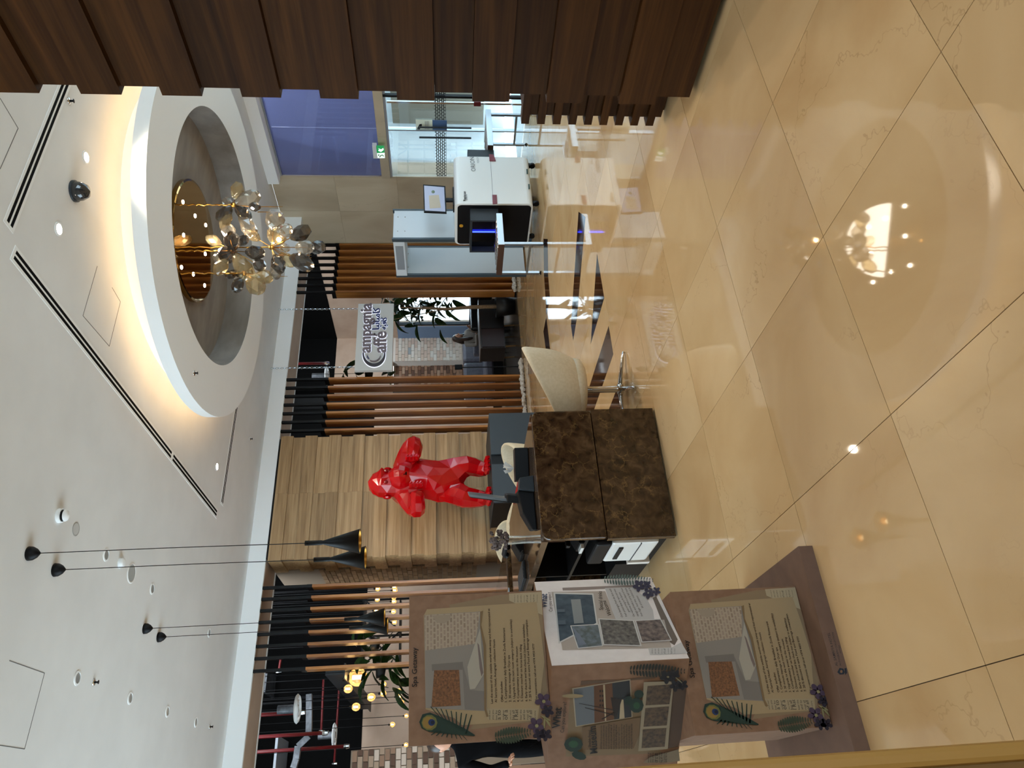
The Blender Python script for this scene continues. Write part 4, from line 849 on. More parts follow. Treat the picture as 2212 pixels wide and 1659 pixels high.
fitting('speaker_grille', 'round flush ceiling speaker next to the smoke detector', 'speaker', 164, 1143, [('ring', [(.05, -.001), (.056, -.004), (.062, 0)], P('grille_ring', 'a9a9a6', .6)), ('grille', [(.001, -.002), (.05, -.002)], P('grille', 'c4c4c1', .8))])
fitting('speaker_grille', 'larger round ceiling speaker between the pendant cords', 'speaker', 284, 1238, [('ring', [(.085, -.002), (.095, -.008), (.105, 0)], m_white), ('grille', [(.001, -.003), (.085, -.003)], P('grille_grey', 'a4a5a2', .8))])
fitting('motion_sensor', 'small white puck sensor beside the larger speaker', 'sensor', 259, 1216, [('body', [(.045, 0), (.045, -.035), (.03, -.04), (.001, -.04)], m_white), ('base', [(.05, 0), (.05, -.008)], m_white)])
for i, (x, y, z, lb) in enumerate(((202.6, 1474, CZ, 'dark sprinkler head near the unlit ceiling spots'), (453, 1570, CZ, 'dark sprinkler head by the cafe bulkhead'), (419, 806, 4.30, 'dark sprinkler head on the ceiling ring'), (540, 948, CZ, 'dark sprinkler head near the short slot vent'), (149, 218, CZ, 'dark sprinkler head beside the oak plank wall'))):
    fitting('sprinkler', lb, 'sprinkler', x, y, [('plate', [(.03, 0), (.03, -.006), (.012, -.01)], m_chrome), ('head', [(.01, -.01), (.008, -.035), (.018, -.04), (.001, -.042)], m_bplas)], z, 'sprinkler heads')
fitting('smoke_detector', 'white smoke detector beyond the ring near the entrance header', 'smoke detector', 570, 330, [('base', [(.06, 0), (.06, -.03), (.045, -.035)], m_white), ('cap', [(.045, -.035), (.04, -.06), (.001, -.065)], m_wplas)])
# ---- baggage scanner
SX0, SX1, SY0, SY1, SZ0, SZ1 = 7.95, 8.98, 7.93, 8.85, .10, 1.30
bs = thing('baggage_scanner', 'white baggage X-ray scanner with a blue-lit tunnel', 'scanner', (8.46, 8.4, 0))
def rbox_x(x0, x1, y0, y1, z0, z1, r, n=5):
    pts = []
    for cy, cz_, a0 in ((y1-r, z1-r, 0), (y0+r, z1-r, 90), (y0+r, z0+r, 180), (y1-r, z0+r, 270)): pts += [(x0, cy+r*math.cos(R3(a0+90*i/n)), cz_+r*math.sin(R3(a0+90*i/n))) for i in range(n+1)]
    return MB().prism(pts, (x1-x0, 0, 0))
ob('housing', rbox_x(SX0, SX1, SY0, SY1, SZ0, SZ1, .09), m_wplas, bs, bevel=.012)
ob('end_panel', rbox_x(SX0-.006, SX0+.02, SY0+.035, SY1-.03, SZ0+.03, SZ1-.04, .06), m_bplas, bs); ob('end_panel', rbox_x(SX1-.02, SX1+.006, SY0+.035, SY1-.03, SZ0+.03, SZ1-.04, .06), m_bplas, bs)
ob('seam', MB().box(SX0+.01, SX1-.01, SY0-.002, SY0+.01, .715, .719), m_gplas, bs)
HZ0, HZ1 = .64, 1.07
def hood(x0, x1): return MB().box(x0, x1, 8.03, 8.06, HZ0, HZ1).box(x0, x1, 8.72, 8.75, HZ0, HZ1).box(x0, x1, 8.06, 8.72, HZ1-.03, HZ1)
ob('tunnel_hood', hood(7.70, 7.95), m_gplas, bs); ob('tunnel_hood', hood(8.98, 9.25), m_gplas, bs)
ob('tunnel_curtain', MB().box(7.80, 7.82, 8.06, 8.72, HZ0, HZ1-.03), m_blackg, bs)
ob('blue_light', MB().box(7.775, 7.79, 8.36, 8.372, HZ0+.01, HZ1-.04), emit('blue_led', '2030ff', 9.), bs)
ob('button', MB().tube([(SX0-.016, 8.40, 1.20), (SX0+.0, 8.40, 1.20)], .03, 12), P('amber_button', 'c08a20', .4), bs)
fy = lambda x, y: ony(960+x/5.185, 300+y/5.185, SY0-.002)
for s, p, q_, bo, cm in (('ORION', (352, 362), (330, 202), 0, '60666c'), ('920CX', (390, 270), (380, 205), 0, '8a9096'), ('Rapiscan', (242, 695), (238, 588), .02, '202226'), ('systems', (258, 690), (255, 620), 0, '60666c')): ob('lettering', text3(MB(), s, fy(*p), fy(*q_), (0, -1, 0), .001, bo), pm(cm), bs)
for q_ in ([(500, 178), (552, 182), (576, 252), (505, 250)], [(535, 632), (586, 632), (592, 730), (540, 734)]): ob('red_marker', MB().prism([fy(*p) for p in q_], (0, -.012, 0)), P('marker_red', '6d1220', .3), bs)
for q_ in ([(918, 340), (934, 340), (938, 392), (921, 392)], [(938, 508), (954, 508), (958, 562), (941, 562)]): ob('latch', MB().prism([fy(*p) for p in q_], (0, -.006, 0)), P('latch_green', '20382f', .4), bs)
for x in (8.05, 8.88):
    for y in (8.02, 8.75): ob('caster', MB().tube([(x-.02, y, .045), (x+.02, y, .045)], .045, 12).box(x-.03, x+.03, y-.03, y+.03, .08, .11), m_bplas, bs)
def conveyor(name, x0, x1, y0, y1, z, label, legs):
    t = thing(name, label, 'conveyor', ((x0+x1)/2, (y0+y1)/2, 0))
    for y in (y0, y1-.045): ob('rail', MB().box(x0, x1, y, y+.045, z-.09, z), m_alu, t, bevel=.004)
    ob('end_plate', MB().box(x0-.012, x0, y0, y1, z-.09, z), P('end_plate_brown', '5c4438', .4, .5), t)
    n = 6
    for i in range(n): xx = x0+.06+(x1-x0-.1)*i/(n-1); ob('roller', MB().tube([(xx, y0+.045, z-.02), (xx, y1-.045, z-.02)], .022, 10).smooth(), m_chrome, t)
    for lx, ly in legs: ob('leg', MB().box(lx-.02, lx+.02, ly-.02, ly+.02, .03, z-.09), m_alu, t); ob('foot', MB().lathe([(.001, 0), (.03, 0), (.03, .012), (.012, .02), (.012, .04)], (lx, ly, 0), 12), m_bplas, t)
    ob('brace', MB().box(legs[0][0]-.012, legs[0][0]+.012, y0+.06, y1-.06, .20, .235), m_alu, t)
conveyor('roller_conveyor', 7.08, 7.695, 7.87, 8.55, .69, 'aluminium roller table at the blue-lit mouth of the scanner', [(7.11, 7.895), (7.07, 8.50)])
conveyor('roller_conveyor', 9.27, 10.15, 7.95, 8.65, .74, 'aluminium roller table at the entrance-door end of the scanner', [(10.05, 7.98), (10.05, 8.60)])
mo2 = thing('scanner_monitor', 'black framed monitor on a bracket on top of the scanner', 'monitor', (8.55, 8.5, SZ1))
zz = lambda x, y, Y=8.45: ony(560+x/3.687, 180+y/3.687, Y)
ob('frame', MB().prism([zz(*p) for p in ((1305, 805), (1482, 818), (1492, 1030), (1312, 1022))], (0, .03, 0)), m_bplas, mo2); ob('screen', MB().prism([zz(*p) for p in ((1313, 815), (1472, 828), (1482, 1022), (1320, 1013))], (0, -.002, 0)), P('monitor_picture', '9a9eb4', .2, emit=.12), mo2)
ob('screen_shape', MB().prism([zz(*p)+Vector((0, -.003, 0)) for p in ((1350, 895), (1430, 890), (1448, 992), (1358, 998))], (0, -.001, 0)), P('picture_tan', 'b5a58e', .3), mo2); ob('screen_shape', MB().ball(zz(1385, 865)+Vector((0, -.004, 0)), .035, 10, 6, (1, .1, .8)), P('picture_green', '5b6a48', .3), mo2)
pz2 = zz(1490, 920); ob('bracket', MB().box(pz2.x-.03, pz2.x+.03, 8.46, 8.50, SZ1, pz2.z+.05).box(pz2.x-.2, pz2.x+.2, 8.38, 8.55, SZ1, SZ1+.02), m_bplas, mo2)
# ---- walk-through metal detector
mdx = thing('metal_detector', 'tall pale walk-through metal detector arch', 'metal detector', (8.6, 9.55, 0))
m_panel = P('detector_panel', 'd3dbe0', .45)
for y, xa, xb in ((9.07, 8.24, 8.92), (10.06, 8.30, 8.98)):
    s = ob('side_panel', MB().box(xa+.03, xb-.03, y-.03, y+.03, .02, 2.30), m_panel, mdx)
    for x in (xa, xb-.035): ob('edge_profile', MB().box(x, x+.035, y-.04, y+.04, 0, 2.33), P('detector_edge', '34434c', .4), mdx, bevel=.006)
    for zz_ in (2.24, 2.12):
        for xx in (xa+.18, xb-.18): ob('bolt', MB().ball((xx, y-.03, zz_), .01, 6, 4), m_chrome, mdx)
ob('header', MB().box(8.28, 8.94, 9.10, 10.03, 2.13, 2.32), m_panel, mdx, bevel=.01); ob('display', MB().box(8.272, 8.28, 9.25, 9.85, 2.16, 2.29), P('display_grey', '8b9298', .3), mdx)
# ---- glass security barriers by the doors
for i, (x0, x1, y) in enumerate(((9.3, 9.85, 6.95), (9.95, 10.4, 6.75))):
    t = thing('glass_barrier', ('glass barrier panel with steel posts beside the scanner', 'glass barrier panel with steel posts by the door glass')[i], 'barrier', ((x0+x1)/2, y, 0), group='glass barriers')
    ob('pane', MB().box(x0+.03, x1-.03, y-.006, y+.006, .08, 1.0), m_clear, t)
    for x in (x0, x1): ob('post', MB().tube([(x, y, 0), (x, y, 1.03)], .025, 12).smooth(), m_alu, t)
    ob('handrail', MB().tube([(x0, y, 1.03), (x1, y, 1.03)], .02, 10).smooth(), m_alu, t)
# ---- exit sign, notices
ex = thing('exit_sign', 'green and white emergency exit sign box under the transom', 'sign', (10.4, 8.75, 2.5)); X_ = XE-.16
e6 = lambda x, y: onx(760+x/5.82, 180+y/5.82, X_)
ob('housing', MB().prism([e6(*p) for p in ((255, 785), (310, 785), (325, 945), (272, 945))], (.08, 0, 0)), m_wplas, ex); ob('legend_green', MB().prism([e6(*p) for p in ((305, 785), (405, 790), (412, 872), (315, 878))], (.012, 0, 0)), P('exit_green', '1f8a4c', .4, emit=.5), ex); ob('legend_white', MB().prism([e6(*p) for p in ((315, 878), (412, 872), (416, 940), (326, 942))], (.012, 0, 0)), P('exit_white', 'e6efe8', .4, emit=.5), ex)
ob('arrow', MB().prism([e6(*p)+Vector((-.001, 0, 0)) for p in ((330, 815), (368, 830), (395, 812), (400, 835), (368, 862), (332, 848), (338, 833), (362, 840), (345, 828))], (-.001, 0, 0)), P('arrow_white', 'eef5ee', .4, emit=.6), ex)
ob('runner', MB().tube([e6(350, 925)+Vector((-.004, 0, 0)), e6(365, 905)+Vector((-.004, 0, 0)), e6(385, 900)+Vector((-.004, 0, 0)), e6(400, 915)+Vector((-.004, 0, 0))], .008, 5).ball(e6(338, 900)+Vector((-.004, 0, 0)), .014, 6, 4), P('runner_green', '1f7a46', .4), ex)
nt = thing('camera_notice', 'pale notice sheet with a camera pictogram on the door glass', 'notice', (10.5, 8.2, 1.9)); XN = XE+.02
e7 = lambda x, y: onx(760+x/5.82, 180+y/5.82, XN)
ob('sheet', MB().prism([e7(*p) for p in ((803, 458), (1012, 462), (1015, 590), (806, 588))], (.003, 0, 0)), P('notice_paper', 'e4ead9', .6), nt); ob('blue_panel', MB().prism([e7(*p) for p in ((1013, 462), (1195, 465), (1195, 598), (1015, 592))], (.003, 0, 0)), P('notice_blue', '44618a', .5), nt)
ob('pictogram', MB().prism([e7(*p)+Vector((-.001, 0, 0)) for p in ((820, 570), (850, 515), (878, 508), (882, 530), (855, 575), (845, 580))], (-.001, 0, 0)), m_gplas, nt)
m_nt = MB()
for xx in (920, 935, 950, 965): m_nt.prism([e7(*p)+Vector((-.001, 0, 0)) for p in ((xx, 475), (xx+5, 475), (xx+5, 575), (xx, 575))], (-.0008, 0, 0))
tag(ob('text_lines', m_nt, m_gplas, nt), kind='stuff')
# ---- white pebbles at the foot of the screens
for nm, x0, x1, lb in (('pebble_strip', 6.0, 7.45, 'white pebbles along the foot of the middle slat screen'), ('pebble_strip', 9.15, 10.48, 'white pebbles along the foot of the slat screen by the pier')):
    mb = MB(); r = random.Random(4)
    for i in range(150): s = r.uniform(.025, .05); mb.ball((r.uniform(x0, x1), YC-.075+r.uniform(-.05, .015), s*.75+r.uniform(0, .03)), s, 6, 4, (1, 1, .75))
    tag(ob(nm, mb, m_peb, loc=((x0+x1)/2, YC-.03, 0)), lb, 'pebbles', kind='stuff')
# ---- cafe: bulbs
def bulb(px_, py_, r_, Y, label, group):
    p = ony(px_, py_, Y); dep = (p-EYEV).dot(_F); r = r_*dep/FPX
    t = thing('bulb_pendant', label, 'pendant bulb', (p.x, p.y, p.z+r*1.6), group=group)
    ob('globe', MB().ball(p, r, 14, 10, (1, 1, 1.08)).smooth(), m_bglass, t); ob('filament', MB().tube([p+Vector((0, 0, -r*.45)), p+Vector((0, 0, r*.6))], r*.22, 6), m_bulb, t)
    ob('socket', MB().lathe([(.001, r*1.75), (r*.32, r*1.7), (r*.34, r*.95), (.001, r*.95)], p, 10), m_bplas, t); ob('cord', MB().tube([p+Vector((0, 0, r*1.7)), (p.x, p.y, 6.4)], .006, 5), m_bplas, t)
bulb(773, 1463, 19, 13.3, 'largest glowing globe bulb, beside the end of the slat screen', 'bare filament bulbs in the cafe')
BL = [(752, 1488, 9, 13.2), (802, 1506, 8.6, 13.4), (769, 1527, 8.6, 13.2), (828, 1498, 6.3, 14.6), (828, 1478, 6.3, 14.8), (861.6, 1493, 5.9, 15.2), (862, 1505, 5.9, 15.3), (868, 1517, 5, 16), (848, 1565, 5.4, 15.2), (878, 1546, 4.6, 16.2), (877, 1609, 4.6, 16.2)]
for b in BL: bulb(*b, 'glowing filament bulb hanging in the open beside the brick column', 'open-hanging filament bulbs')
for i, (x, y) in enumerate(((816, 1272), (815, 1295), (813, 1319), (852, 1268), (853, 1275), (851, 1290), (851, 1299), (850, 1321), (852, 1344))): bulb(x, y, 5.2, 13.2+.22*i, 'glowing filament bulb seen between the oak slats', 'filament bulbs behind the slats')
# ---- cafe ceiling: panels, ducts, pipes
k8 = lambda x, y, z: onz(520+x/6.94, 1420+y/6.94, z)
for i, (q_, z) in enumerate((([(400, 240), (560, 260), (530, 630), (365, 520)], 5.4), ([(620, 245), (830, 470), (820, 665), (585, 670)], 5.3), ([(875, 530), (1010, 630), (980, 920), (880, 830)], 5.3), ([(1055, 365), (1160, 360), (1110, 1110), (1005, 960)], 5.3), ([(565, 1175), (795, 1310), (770, 1659), (520, 1659)], 5.0), ([(1000, 1300), (1110, 1300), (1090, 1545), (965, 1540)], 5.4))):
    t = tag(ob('ceiling_baffle', MB().prism([k8(*p, z)-k8(*q_[0], z) for p in q_], (0, 0, .05)), (m_duct, P('white_baffle', 'b9c2cc', .5))[i == 4], loc=None), ('dim grey ceiling baffle panel hanging in the cafe', 'bright white ceiling baffle panel above the brick column')[i == 4], 'ceiling panel', 'cafe ceiling baffles')
    t.location = k8(*q_[0], z)
def pipe(pts, r, label, mat=m_red, name='red_pipe', group='cafe sprinkler pipes'):
    t = thing(name, label, 'pipe', pts[0], group=group); ob('pipe', MB().tube(pts, r, 8).smooth(), mat, t)
    e = Vector(pts[-1]); ob('fitting', MB().lathe([(.001, -.06), (r*1.2, -.05), (r*1.5, .0), (r*1.5, .04), (.001, .04)], e, 10), m_chrome, t)
for x0, x1, y, Y, lb in ((569, 652, 1539, 12.9, 'red sprinkler drop pipe under the round diffuser'), (629, 702, 1583, 13.6, 'red sprinkler drop pipe beside the bent duct'), (683, 748, 1612, 14.2, 'red sprinkler drop pipe above the brick column')):
    a, b = ony(x0, y, Y), ony(x1, y, Y); pipe([(b.x, b.y, 6.3), (b.x, b.y, b.z)], .03, lb)
a = ony(690, 785, 12.9); pipe([(a.x, a.y, 6.3), (a.x, a.y, ony(706, 785, 12.9).z)], .03, 'red sprinkler drop pipe behind the hanging sign')
for p0, p1, Y, lb in (((699, 1468), (694, 1580), 15, 'thin red pipe run crossing the black cafe ceiling'), ((735, 1450), (722, 1650), 16, 'thin red pipe run low on the black cafe wall'), ((607, 1420), (602, 1450), 14, 'short red pipe end beside the grey baffles')):
    pipe([tuple(ony(*p0, Y)), tuple(ony(*p1, Y))], .022, lb)
dc = thing('bent_duct', 'bent galvanised air duct in the cafe ceiling', 'duct', tuple(ony(668, 1560, 14)), group=None)
dp = [ony(x, y, 14) for x, y in ((668, 1500), (668, 1560), (667, 1590), (644, 1612), (640, 1640), (634, 1659))]
for a, b in zip(dp, dp[1:]): ob('duct_section', MB().tube([a, b], .07, 4), m_duct, dc)
for (x, y, Y, s), lb in (((642, 1531, 12.55, .22), 'round ring diffuser high in the cafe ceiling'), ((722, 1588, 15.5, .22), 'small round diffuser low against the black cafe wall'), ((706, 812, 13.0, .2), 'round white diffuser beside the middle slat screen')):
    p = ony(x, y, Y); t = thing('round_diffuser', lb, 'air diffuser', tuple(p), group='round cafe diffusers')
    for r in (1., .68, .36): ob('ring', MB().lathe([(s*r, .0), (s*r-.03, -.03), (s*r-.04, -.02), (s*r-.02, .02)], p, 24, True), m_white, t)
    ob('neck', MB().lathe([(s*.3, .02), (s*.3, .3)], p, 16), m_duct, t)
bm_ = thing('ceiling_beam', 'dark grey beam over the bulbs in the cafe', 'beam', (1.9, 13.4, 3.9)); a = ony(705, 1453, 13.0); ob('web', MB().box(a.x-.06, a.x+.06, 12.9, 17.4, a.z-.3, a.z), P('beam_grey', '23272b', .5), bm_); ob('flange', MB().box(a.x-.12, a.x+.12, 12.9, 17.4, a.z-.32, a.z-.3), P('beam_flange', '2c3136', .5), bm_)
# shelf frame behind the far-left screen
sf = thing('metal_shelf', 'tall black steel shelf rack behind the slat screen', 'shelf', (3.4, 15.5, 0))
for x in (2.7, 3.35, 4.0):
    for y in (15.4, 15.8): ob('upright', MB().box(x-.02, x+.02, y-.02, y+.02, 0, 3.3), m_black, sf)
for z in (.5, 1.0, 1.5, 2.0, 2.5, 3.25): ob('shelf_board', MB().box(2.7, 4.0, 15.4, 15.8, z, z+.03), m_black if z > 2 else m_wd, sf)
for x0, x1 in ((2.7, 3.35), (3.35, 4.0), (3.35, 2.7)): ob('cross_brace', MB().tube([(x0, 15.4, 2.5), (x1, 15.4, 3.25)], .018, 6), m_black, sf)
rj = random.Random(9)
for i in range(9):
    x = 2.8+.13*i; z = 1.03 if i % 2 else 1.53; t = thing('shelf_jar', ('white jar on the black shelf rack', 'amber jar on the black shelf rack')[i % 3 == 2], 'jar', (x, 15.55, z), group='jars on the shelf rack')
    ob('jar', MB().lathe([(.001, 0), (.045, 0), (.05, .05), (.045, .14), (.03, .16)], (x, 15.55, z), 12).smooth(), (m_white, P('amber_jar', 'c98a2c', .4))[i % 3 == 2], t); ob('lid', MB().lathe([(.035, .16), (.035, .19), (.001, .19)], (x, 15.55, z), 12), m_bplas, t)
# ---- plants
lf_ = MB(); n = 6
for i in range(n+1):
    t = i/n; w = .16*math.sin(math.pi*min(1, t*.92+.06))**.8; z = .18*math.sin(t*2.2)-.25*t*t; lf_.v += [(t, -w, z+.03), (t, 0, z), (t, w, z+.03)]
lf_.f = [(3*i+k, 3*i+k+1, 3*i+k+4, 3*i+k+3) for i in range(n) for k in range(2)]; lf_.smooth()
leaf_me = mesh_of('leaf', lf_); leaf_me.materials.append(m_leaf)
def foliage(t, pts, ln, seed):
    r = random.Random(seed)
    for p in pts:
        o = piece('leaf', leaf_me, None, t, p); s = ln*r.uniform(.7, 1.3); o.scale = (s, s*r.uniform(.8, 1.2), s); o.rotation_euler = (r.uniform(-.6, .6), r.uniform(-.2, .9), r.uniform(0, 6.28))
pt = thing('potted_tree', 'leafy potted tree behind the slat screen by the pier', 'plant', (9.2, 12.16, 0))
ob('pot', MB().lathe([(.001, 0), (.16, 0), (.24, .40), (.21, .40), (.20, .34), (.001, .34)], (9.2, 12.16, 0), 20).smooth(), m_pot, pt); ob('trunk', MB().tube([(9.2, 12.16, .34), (9.22, 12.2, .9), (9.27, 12.33, 1.4), (9.3, 12.3, 2.4)], [.045, .04, .03, .015], 8).smooth(), m_bark, pt)
r = random.Random(21); fp = []
for i in range(92):
    x, y = r.uniform(826, 978), 645+abs(r.gauss(0, 1))*24; fp.append(tuple(ony(x, min(y, 712), 12.38+r.uniform(-.02, .35))))
foliage(pt, fp, .34, 5)
for i in range(8): q_ = fp[i*7]; ob('branch', MB().tube([(9.27, 12.33, 1.35+.1*i), q_], [.012, .006], 5), m_bark, pt)
for (px0, px1, py0, py1, Y, nn, lb) in ((768, 850, 1380, 1400, 13.3, 10, 'trailing leafy plant behind the pendants, nearer the feature wall'), (770, 870, 1400, 1495, 12.5, 26, 'large trailing leafy plant hanging by the biggest bulb'), (740, 850, 798, 815, 12.4, 12, 'small leafy plant between the sign and the middle slat screen')):
    c = ony((px0+px1)/2, (py0+py1)/2, Y); t = thing('hanging_plant', lb, 'plant', tuple(c), group=None)
    ob('basket', MB().lathe([(.001, -.1), (.10, -.08), (.13, .05), (.12, .05)], c, 14).smooth(), m_pot, t); ob('hanger', MB().tube([c+Vector((0, 0, .05)), (c.x, c.y, 4.9)], .005, 5), m_bplas, t)
    foliage(t, [tuple(ony(r.uniform(px0, px1), r.uniform(py0, py1), Y+r.uniform(-.1, .2))) for _ in range(nn)], .36, nn)
# ---- cafe furniture
cb = thing('service_cabinet', 'dark brown low cabinet on wooden legs just inside the cafe', 'cabinet', (9.0, 12.7, 0))
ob('body', MB().box(8.36, 9.62, 12.48, 13.0, .22, .73), P('dark_brown_board', '1d1210', .5), cb); ob('top_edge', MB().box(8.34, 9.64, 12.46, 13.02, .73, .75), P('cabinet_edge', '4a3a30', .4), cb)
ob('door', MB().box(8.38, 8.84, 12.462, 12.48, .24, .71), P('brown_door', '2c1613', .5), cb); ob('door', MB().box(8.86, 9.60, 12.465, 12.48, .24, .71), P('black_door', '0f0c0b', .5), cb)
for x in (8.42, 8.95, 9.55):
    for y in (12.52, 12.95): ob('leg', MB().tube([(x, y, .22), (x+.02, y, -.004)], [.022, .014], 8), m_wd, cb)
ds = thing('dark_sofa', 'black leather seat back behind the low cabinet', 'sofa', (9.6, 13.6, 0))
ob('back', MB().box(9.56, 10.6, 13.5, 13.68, .35, .88), m_blackg, ds, bevel=.06); ob('seat', MB().box(9.56, 10.6, 13.68, 13.78, .18, .45), m_blackg, ds, bevel=.04)
for x in (9.66, 10.5): ob('leg', MB().box(x-.03, x+.03, 13.55, 13.61, -.004, .18).box(x-.03, x+.03, 13.70, 13.76, -.004, .18), m_black, ds)
so = thing('grey_sofa', 'grey leather corner sofa in front of the brick', 'sofa', (10.1, 15.6, 0))
ob('seat', MB().box(8.9, 10.75, 14.9, 15.75, .28, .52), m_sofa, so, bevel=.06); ob('base', MB().box(8.9, 10.75, 14.92, 16.05, .06, .28), m_black, so)
for x0, x1 in ((8.9, 9.5), (9.51, 10.1), (10.11, 10.75)): ob('back_cushion', MB().box(x0, x1, 15.7, 16.05, .4, 1.02), m_sofa, so, bevel=.08)
for x in (9.0, 10.65): ob('foot', MB().box(x-.03, x+.03, 14.95, 15.01, -.004, .06), m_black, so)
rp_ = thing('rope_stanchion', 'thin black pole stand in the cafe opening', 'stanchion', (7.65, 12.1, 0)); ob('pole', MB().tube([(7.65, 12.1, .0), (7.65, 12.1, 1.18)], .012, 8), m_black, rp_); ob('base', MB().lathe([(.001, 0), (.12, 0), (.12, .012), (.02, .03)], (7.65, 12.1, -.004), 16), m_black, rp_); ob('holder', MB().box(7.60, 7.70, 12.07, 12.10, 1.15, 1.30), m_bplas, rp_)
# ---- people
def H(x, y, Y): p = ony(980+x/9.217, 640+y/9.217, Y); return p
pe = thing('person', 'seated person with long dark hair and a grey knit top behind the low cabinet', 'person', tuple(H(520, 880, 14.3)), local=True)
pe.location = (H(520, 880, 14.3).x, 14.3, 0); L0 = pe.location
hd = H(215, 830, 14.3)-L0; cx, cz_ = hd.x, hd.z
hd.y = 0
PJ = {'pel': ((cx, .06, .52), (.16, .12)), 'sp': ((cx, .04, .70), (.15, .11)), 'ch': ((cx, .02, .90), (.17, .11)), 'nk': ((cx, .0, 1.03), .055), 'hd0': ((cx, -.01, 1.08), .06),
      'sL': ((cx-.19, .02, .96), .06), 'eL': ((cx-.24, -.06, .72), .048), 'wL': ((cx-.08, -.26, .74), .036), 'sR': ((cx+.19, .02, .96), .06), 'eR': ((cx+.27, -.08, .74), .048), 'wR': ((cx+.14, -.28, .86), .036),
      'hL': ((cx-.10, -.05, .50), .10), 'kL': ((cx-.12, -.42, .50), .075), 'aL': ((cx-.12, -.40, .08), .05), 'hR': ((cx+.10, -.05, .50), .10), 'kR': ((cx+.12, -.42, .50), .075), 'aR': ((cx+.12, -.40, .08), .05)}
PB = [('pel', 'sp'), ('sp', 'ch'), ('ch', 'nk'), ('nk', 'hd0'), ('ch', 'sL'), ('sL', 'eL'), ('eL', 'wL'), ('ch', 'sR'), ('sR', 'eR'), ('eR', 'wR'), ('pel', 'hL'), ('hL', 'kL'), ('kL', 'aL'), ('pel', 'hR'), ('hR', 'kR'), ('kR', 'aR')]
ob('body', skin('person_body', PJ, PB), m_cloth, pe)
def head(t, c, hairlen, hairmat, face=(0, -1, 0)):
    f = Vector(face).normalized(); s = Vector((-f.y, f.x, 0)); c = Vector(c)
    def tr_(mb): return mb
    mb = MB().ball(c, .1, 16, 12, (.82, .95, 1.18)); mb.ball(c+f*.03+Vector((0, 0, -.075)), .06, 10, 8, (.9, .9, .8)); mb.ball(c+f*.105+Vector((0, 0, -.015)), .017, 8, 6, (.8, 1.1, 1.5)); mb.ball(c+f*.09+Vector((0, 0, -.065)), .022, 8, 5, (1.2, .5, .35))
    for q_ in (-1, 1): mb.ball(c+s*.085*q_+Vector((0, 0, -.01)), .024, 8, 6, (.5, .8, 1.2))
    m_ = mesh_of('hd', mb); r_ = eval_mods(m_, [('REMESH', dict(mode='VOXEL', voxel_size=.010)), ('SMOOTH', dict(factor=.5, iterations=4))])
    for p in r_.polygons: p.use_smooth = True
    ob('head', r_, m_skin, t)
    for q_ in (-1, 1): ob('eye', MB().ball(c+f*.083+s*.034*q_+Vector((0, 0, .015)), .012, 8, 6), m_bplas, t)
    hb_ = MB().ball(c-f*.022+Vector((0, 0, .03)), .105, 14, 10, (.92, 1.0, 1.1))
    if hairlen:
        for q_ in (-1, 1): hb_.tube([c+s*.07*q_-f*.01+Vector((0, 0, .05)), c+s*.095*q_+Vector((0, 0, -.06)), c+s*.10*q_+f*.02+Vector((0, 0, -.06-hairlen*.6)), c+s*.09*q_+f*.04+Vector((0, 0, -.06-hairlen))], [.04, .045, .05, .025], 8)
        hb_.tube([c-f*.06+Vector((0, 0, .03)), c-f*.09+Vector((0, 0, -.1)), c-f*.08+Vector((0, 0, -.06-hairlen))], [.07, .09, .05], 10)
    h_ = eval_mods(mesh_of('hr', hb_), [('REMESH', dict(mode='VOXEL', voxel_size=.014)), ('SMOOTH', dict(factor=.5, iterations=3))])
    for p in h_.polygons: p.use_smooth = True
    ob('hair', h_, hairmat, t)
def hand(t, w, d, up=(0, 0, 1)):
    w, d, up = Vector(w), Vector(d).normalized(), Vector(up); s = d.cross(up).normalized(); mb = MB().ball(w+d*.045, .04, 8, 6, (1, 1, .55))
    for i in range(4): q_ = w+d*.07+s*(.024-.016*i); l = (.055, .065, .06, .048)[i]; mb.tube([q_, q_+d*l*.6, q_+d*l-up*.018], [.010, .009, .007], 6)
    mb.tube([w+d*.02+s*.03, w+d*.05+s*.055, w+d*.085+s*.055], [.012, .011, .008], 6); ob('hand', mb.smooth(), m_skin, t)
head(pe, (cx, -.02, 1.17), .30, m_hair, (.5, -1, 0)); hand(pe, (cx-.08, -.26, .74), (.6, -.7, 0)); hand(pe, (cx+.14, -.28, .86), (-.3, -.5, .8), (0, 1, .5))
ac = thing('cafe_armchair', 'low grey armchair under the seated person', 'chair', (L0.x+cx, 14.4, 0)); ax_ = L0.x+cx
ob('seat', MB().box(ax_-.30, ax_+.30, 14.12, 14.62, .20, .385), m_sofa, ac, bevel=.04); ob('back', MB().box(ax_-.30, ax_+.30, 14.56, 14.70, .20, .80), m_sofa, ac, bevel=.04)
for x in (-.24, .24):
    for y in (14.18, 14.6): ob('leg', MB().tube([(ax_+x, y, .20), (ax_+x, y, -.004)], .02, 8), m_black, ac)
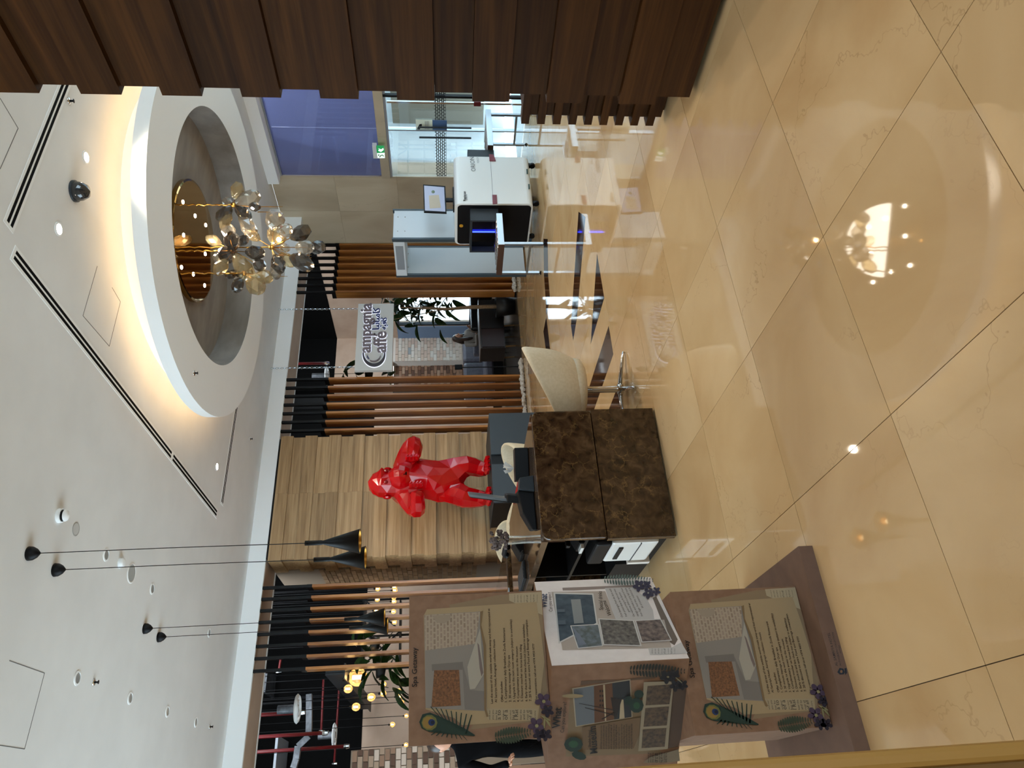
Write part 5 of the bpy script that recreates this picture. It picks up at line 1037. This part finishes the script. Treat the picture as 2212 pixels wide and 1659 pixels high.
# standing person in black behind the display stand
b0 = ond(1000, 1634, 7.4); p2 = thing('person', 'standing person dressed in black half hidden behind the printed boxes', 'person', (b0.x+.14, b0.y, 0), local=True)
PJ2 = {'pel': ((0, 0, .93), (.17, .12)), 'sp': ((0, 0, 1.12), (.16, .115)), 'ch': ((0, 0, 1.32), (.20, .13)), 'nk': ((0, 0, 1.46), .06), 'hd0': ((0, -.01, 1.53), .06),
       'sL': ((-.21, 0, 1.38), .075), 'eL': ((-.29, -.02, 1.10), .055), 'wL': ((-.24, -.18, .92), .042), 'sR': ((.21, 0, 1.38), .075), 'eR': ((.29, -.02, 1.10), .055), 'wR': ((.22, -.20, .94), .042),
       'hL': ((-.10, 0, .90), .11), 'kL': ((-.11, -.01, .50), .08), 'aL': ((-.11, .02, .10), .055), 'fL': ((-.12, -.14, .045), .042), 'hR': ((.10, 0, .90), .11), 'kR': ((.11, -.01, .50), .08), 'aR': ((.11, .02, .10), .055), 'fR': ((.12, -.14, .045), .042)}
ob('body', skin('suit_body', PJ2, PB+[('aL', 'fL'), ('aR', 'fR')]), m_suit, p2); head(p2, (0, -.02, 1.61), 0, m_hair, (.2, -1, 0)); hand(p2, (-.24, -.18, .92), (.5, -.8, -.2)); hand(p2, (.22, -.20, .94), (-.5, -.8, -.2))
# ---- timber screen right beside the camera
ts = thing('timber_screen', 'blurred golden timber panel edge close to the viewer', 'panel', (-.2, .80, 0))
ob('panel', MB().box(-.55, .012, .785, .83, 0, 2.2), m_wd, ts); ob('edge_strip', MB().box(.012, .031, .780, .835, 0, 2.2), P('edge_strip', '9c7436', .5), ts, bevel=.006)
# ---- street beyond the doors
for i, (x, y, s) in enumerate(((22, 6.5, 1.0), (24, 9, 1.2), (21, 11.5, .8))):
    t = thing('street_tree', ('round green street tree outside, nearest the doors', 'tall green street tree outside, farthest from the doors', 'small green street tree outside by the stone wall')[i], 'tree', (x, y, 0), group=None); ob('trunk', MB().tube([(x, y, 0), (x, y, 1.4*s)], [.12, .08], 8), m_bark, t); mb = MB(); rr = random.Random(i)
    for k in range(60): mb.ball((x+rr.gauss(0, .5)*s, y+rr.gauss(0, .5)*s, 1.9*s+rr.gauss(0, .35)*s), .22*s, 5, 4)
    tag(ob('crown', mb, noisy('tree_green', '3f6a34', '7fa86a', nscale=3, rough=.8), t), kind='stuff')
bb = thing('white_building', 'white building across the street beyond the glass doors', 'building', (30, 5, 0)); ob('wall', MB().box(30, 31, -10, 22, 0, 9), m_stoneout, bb)
for i in range(6):
    for j in range(2): ob('window', MB().box(29.97, 30, -6+4*i, -4.4+4*i, 1.2+3.2*j, 3+3.2*j), P('far_window', '5f7488', .2), bb)
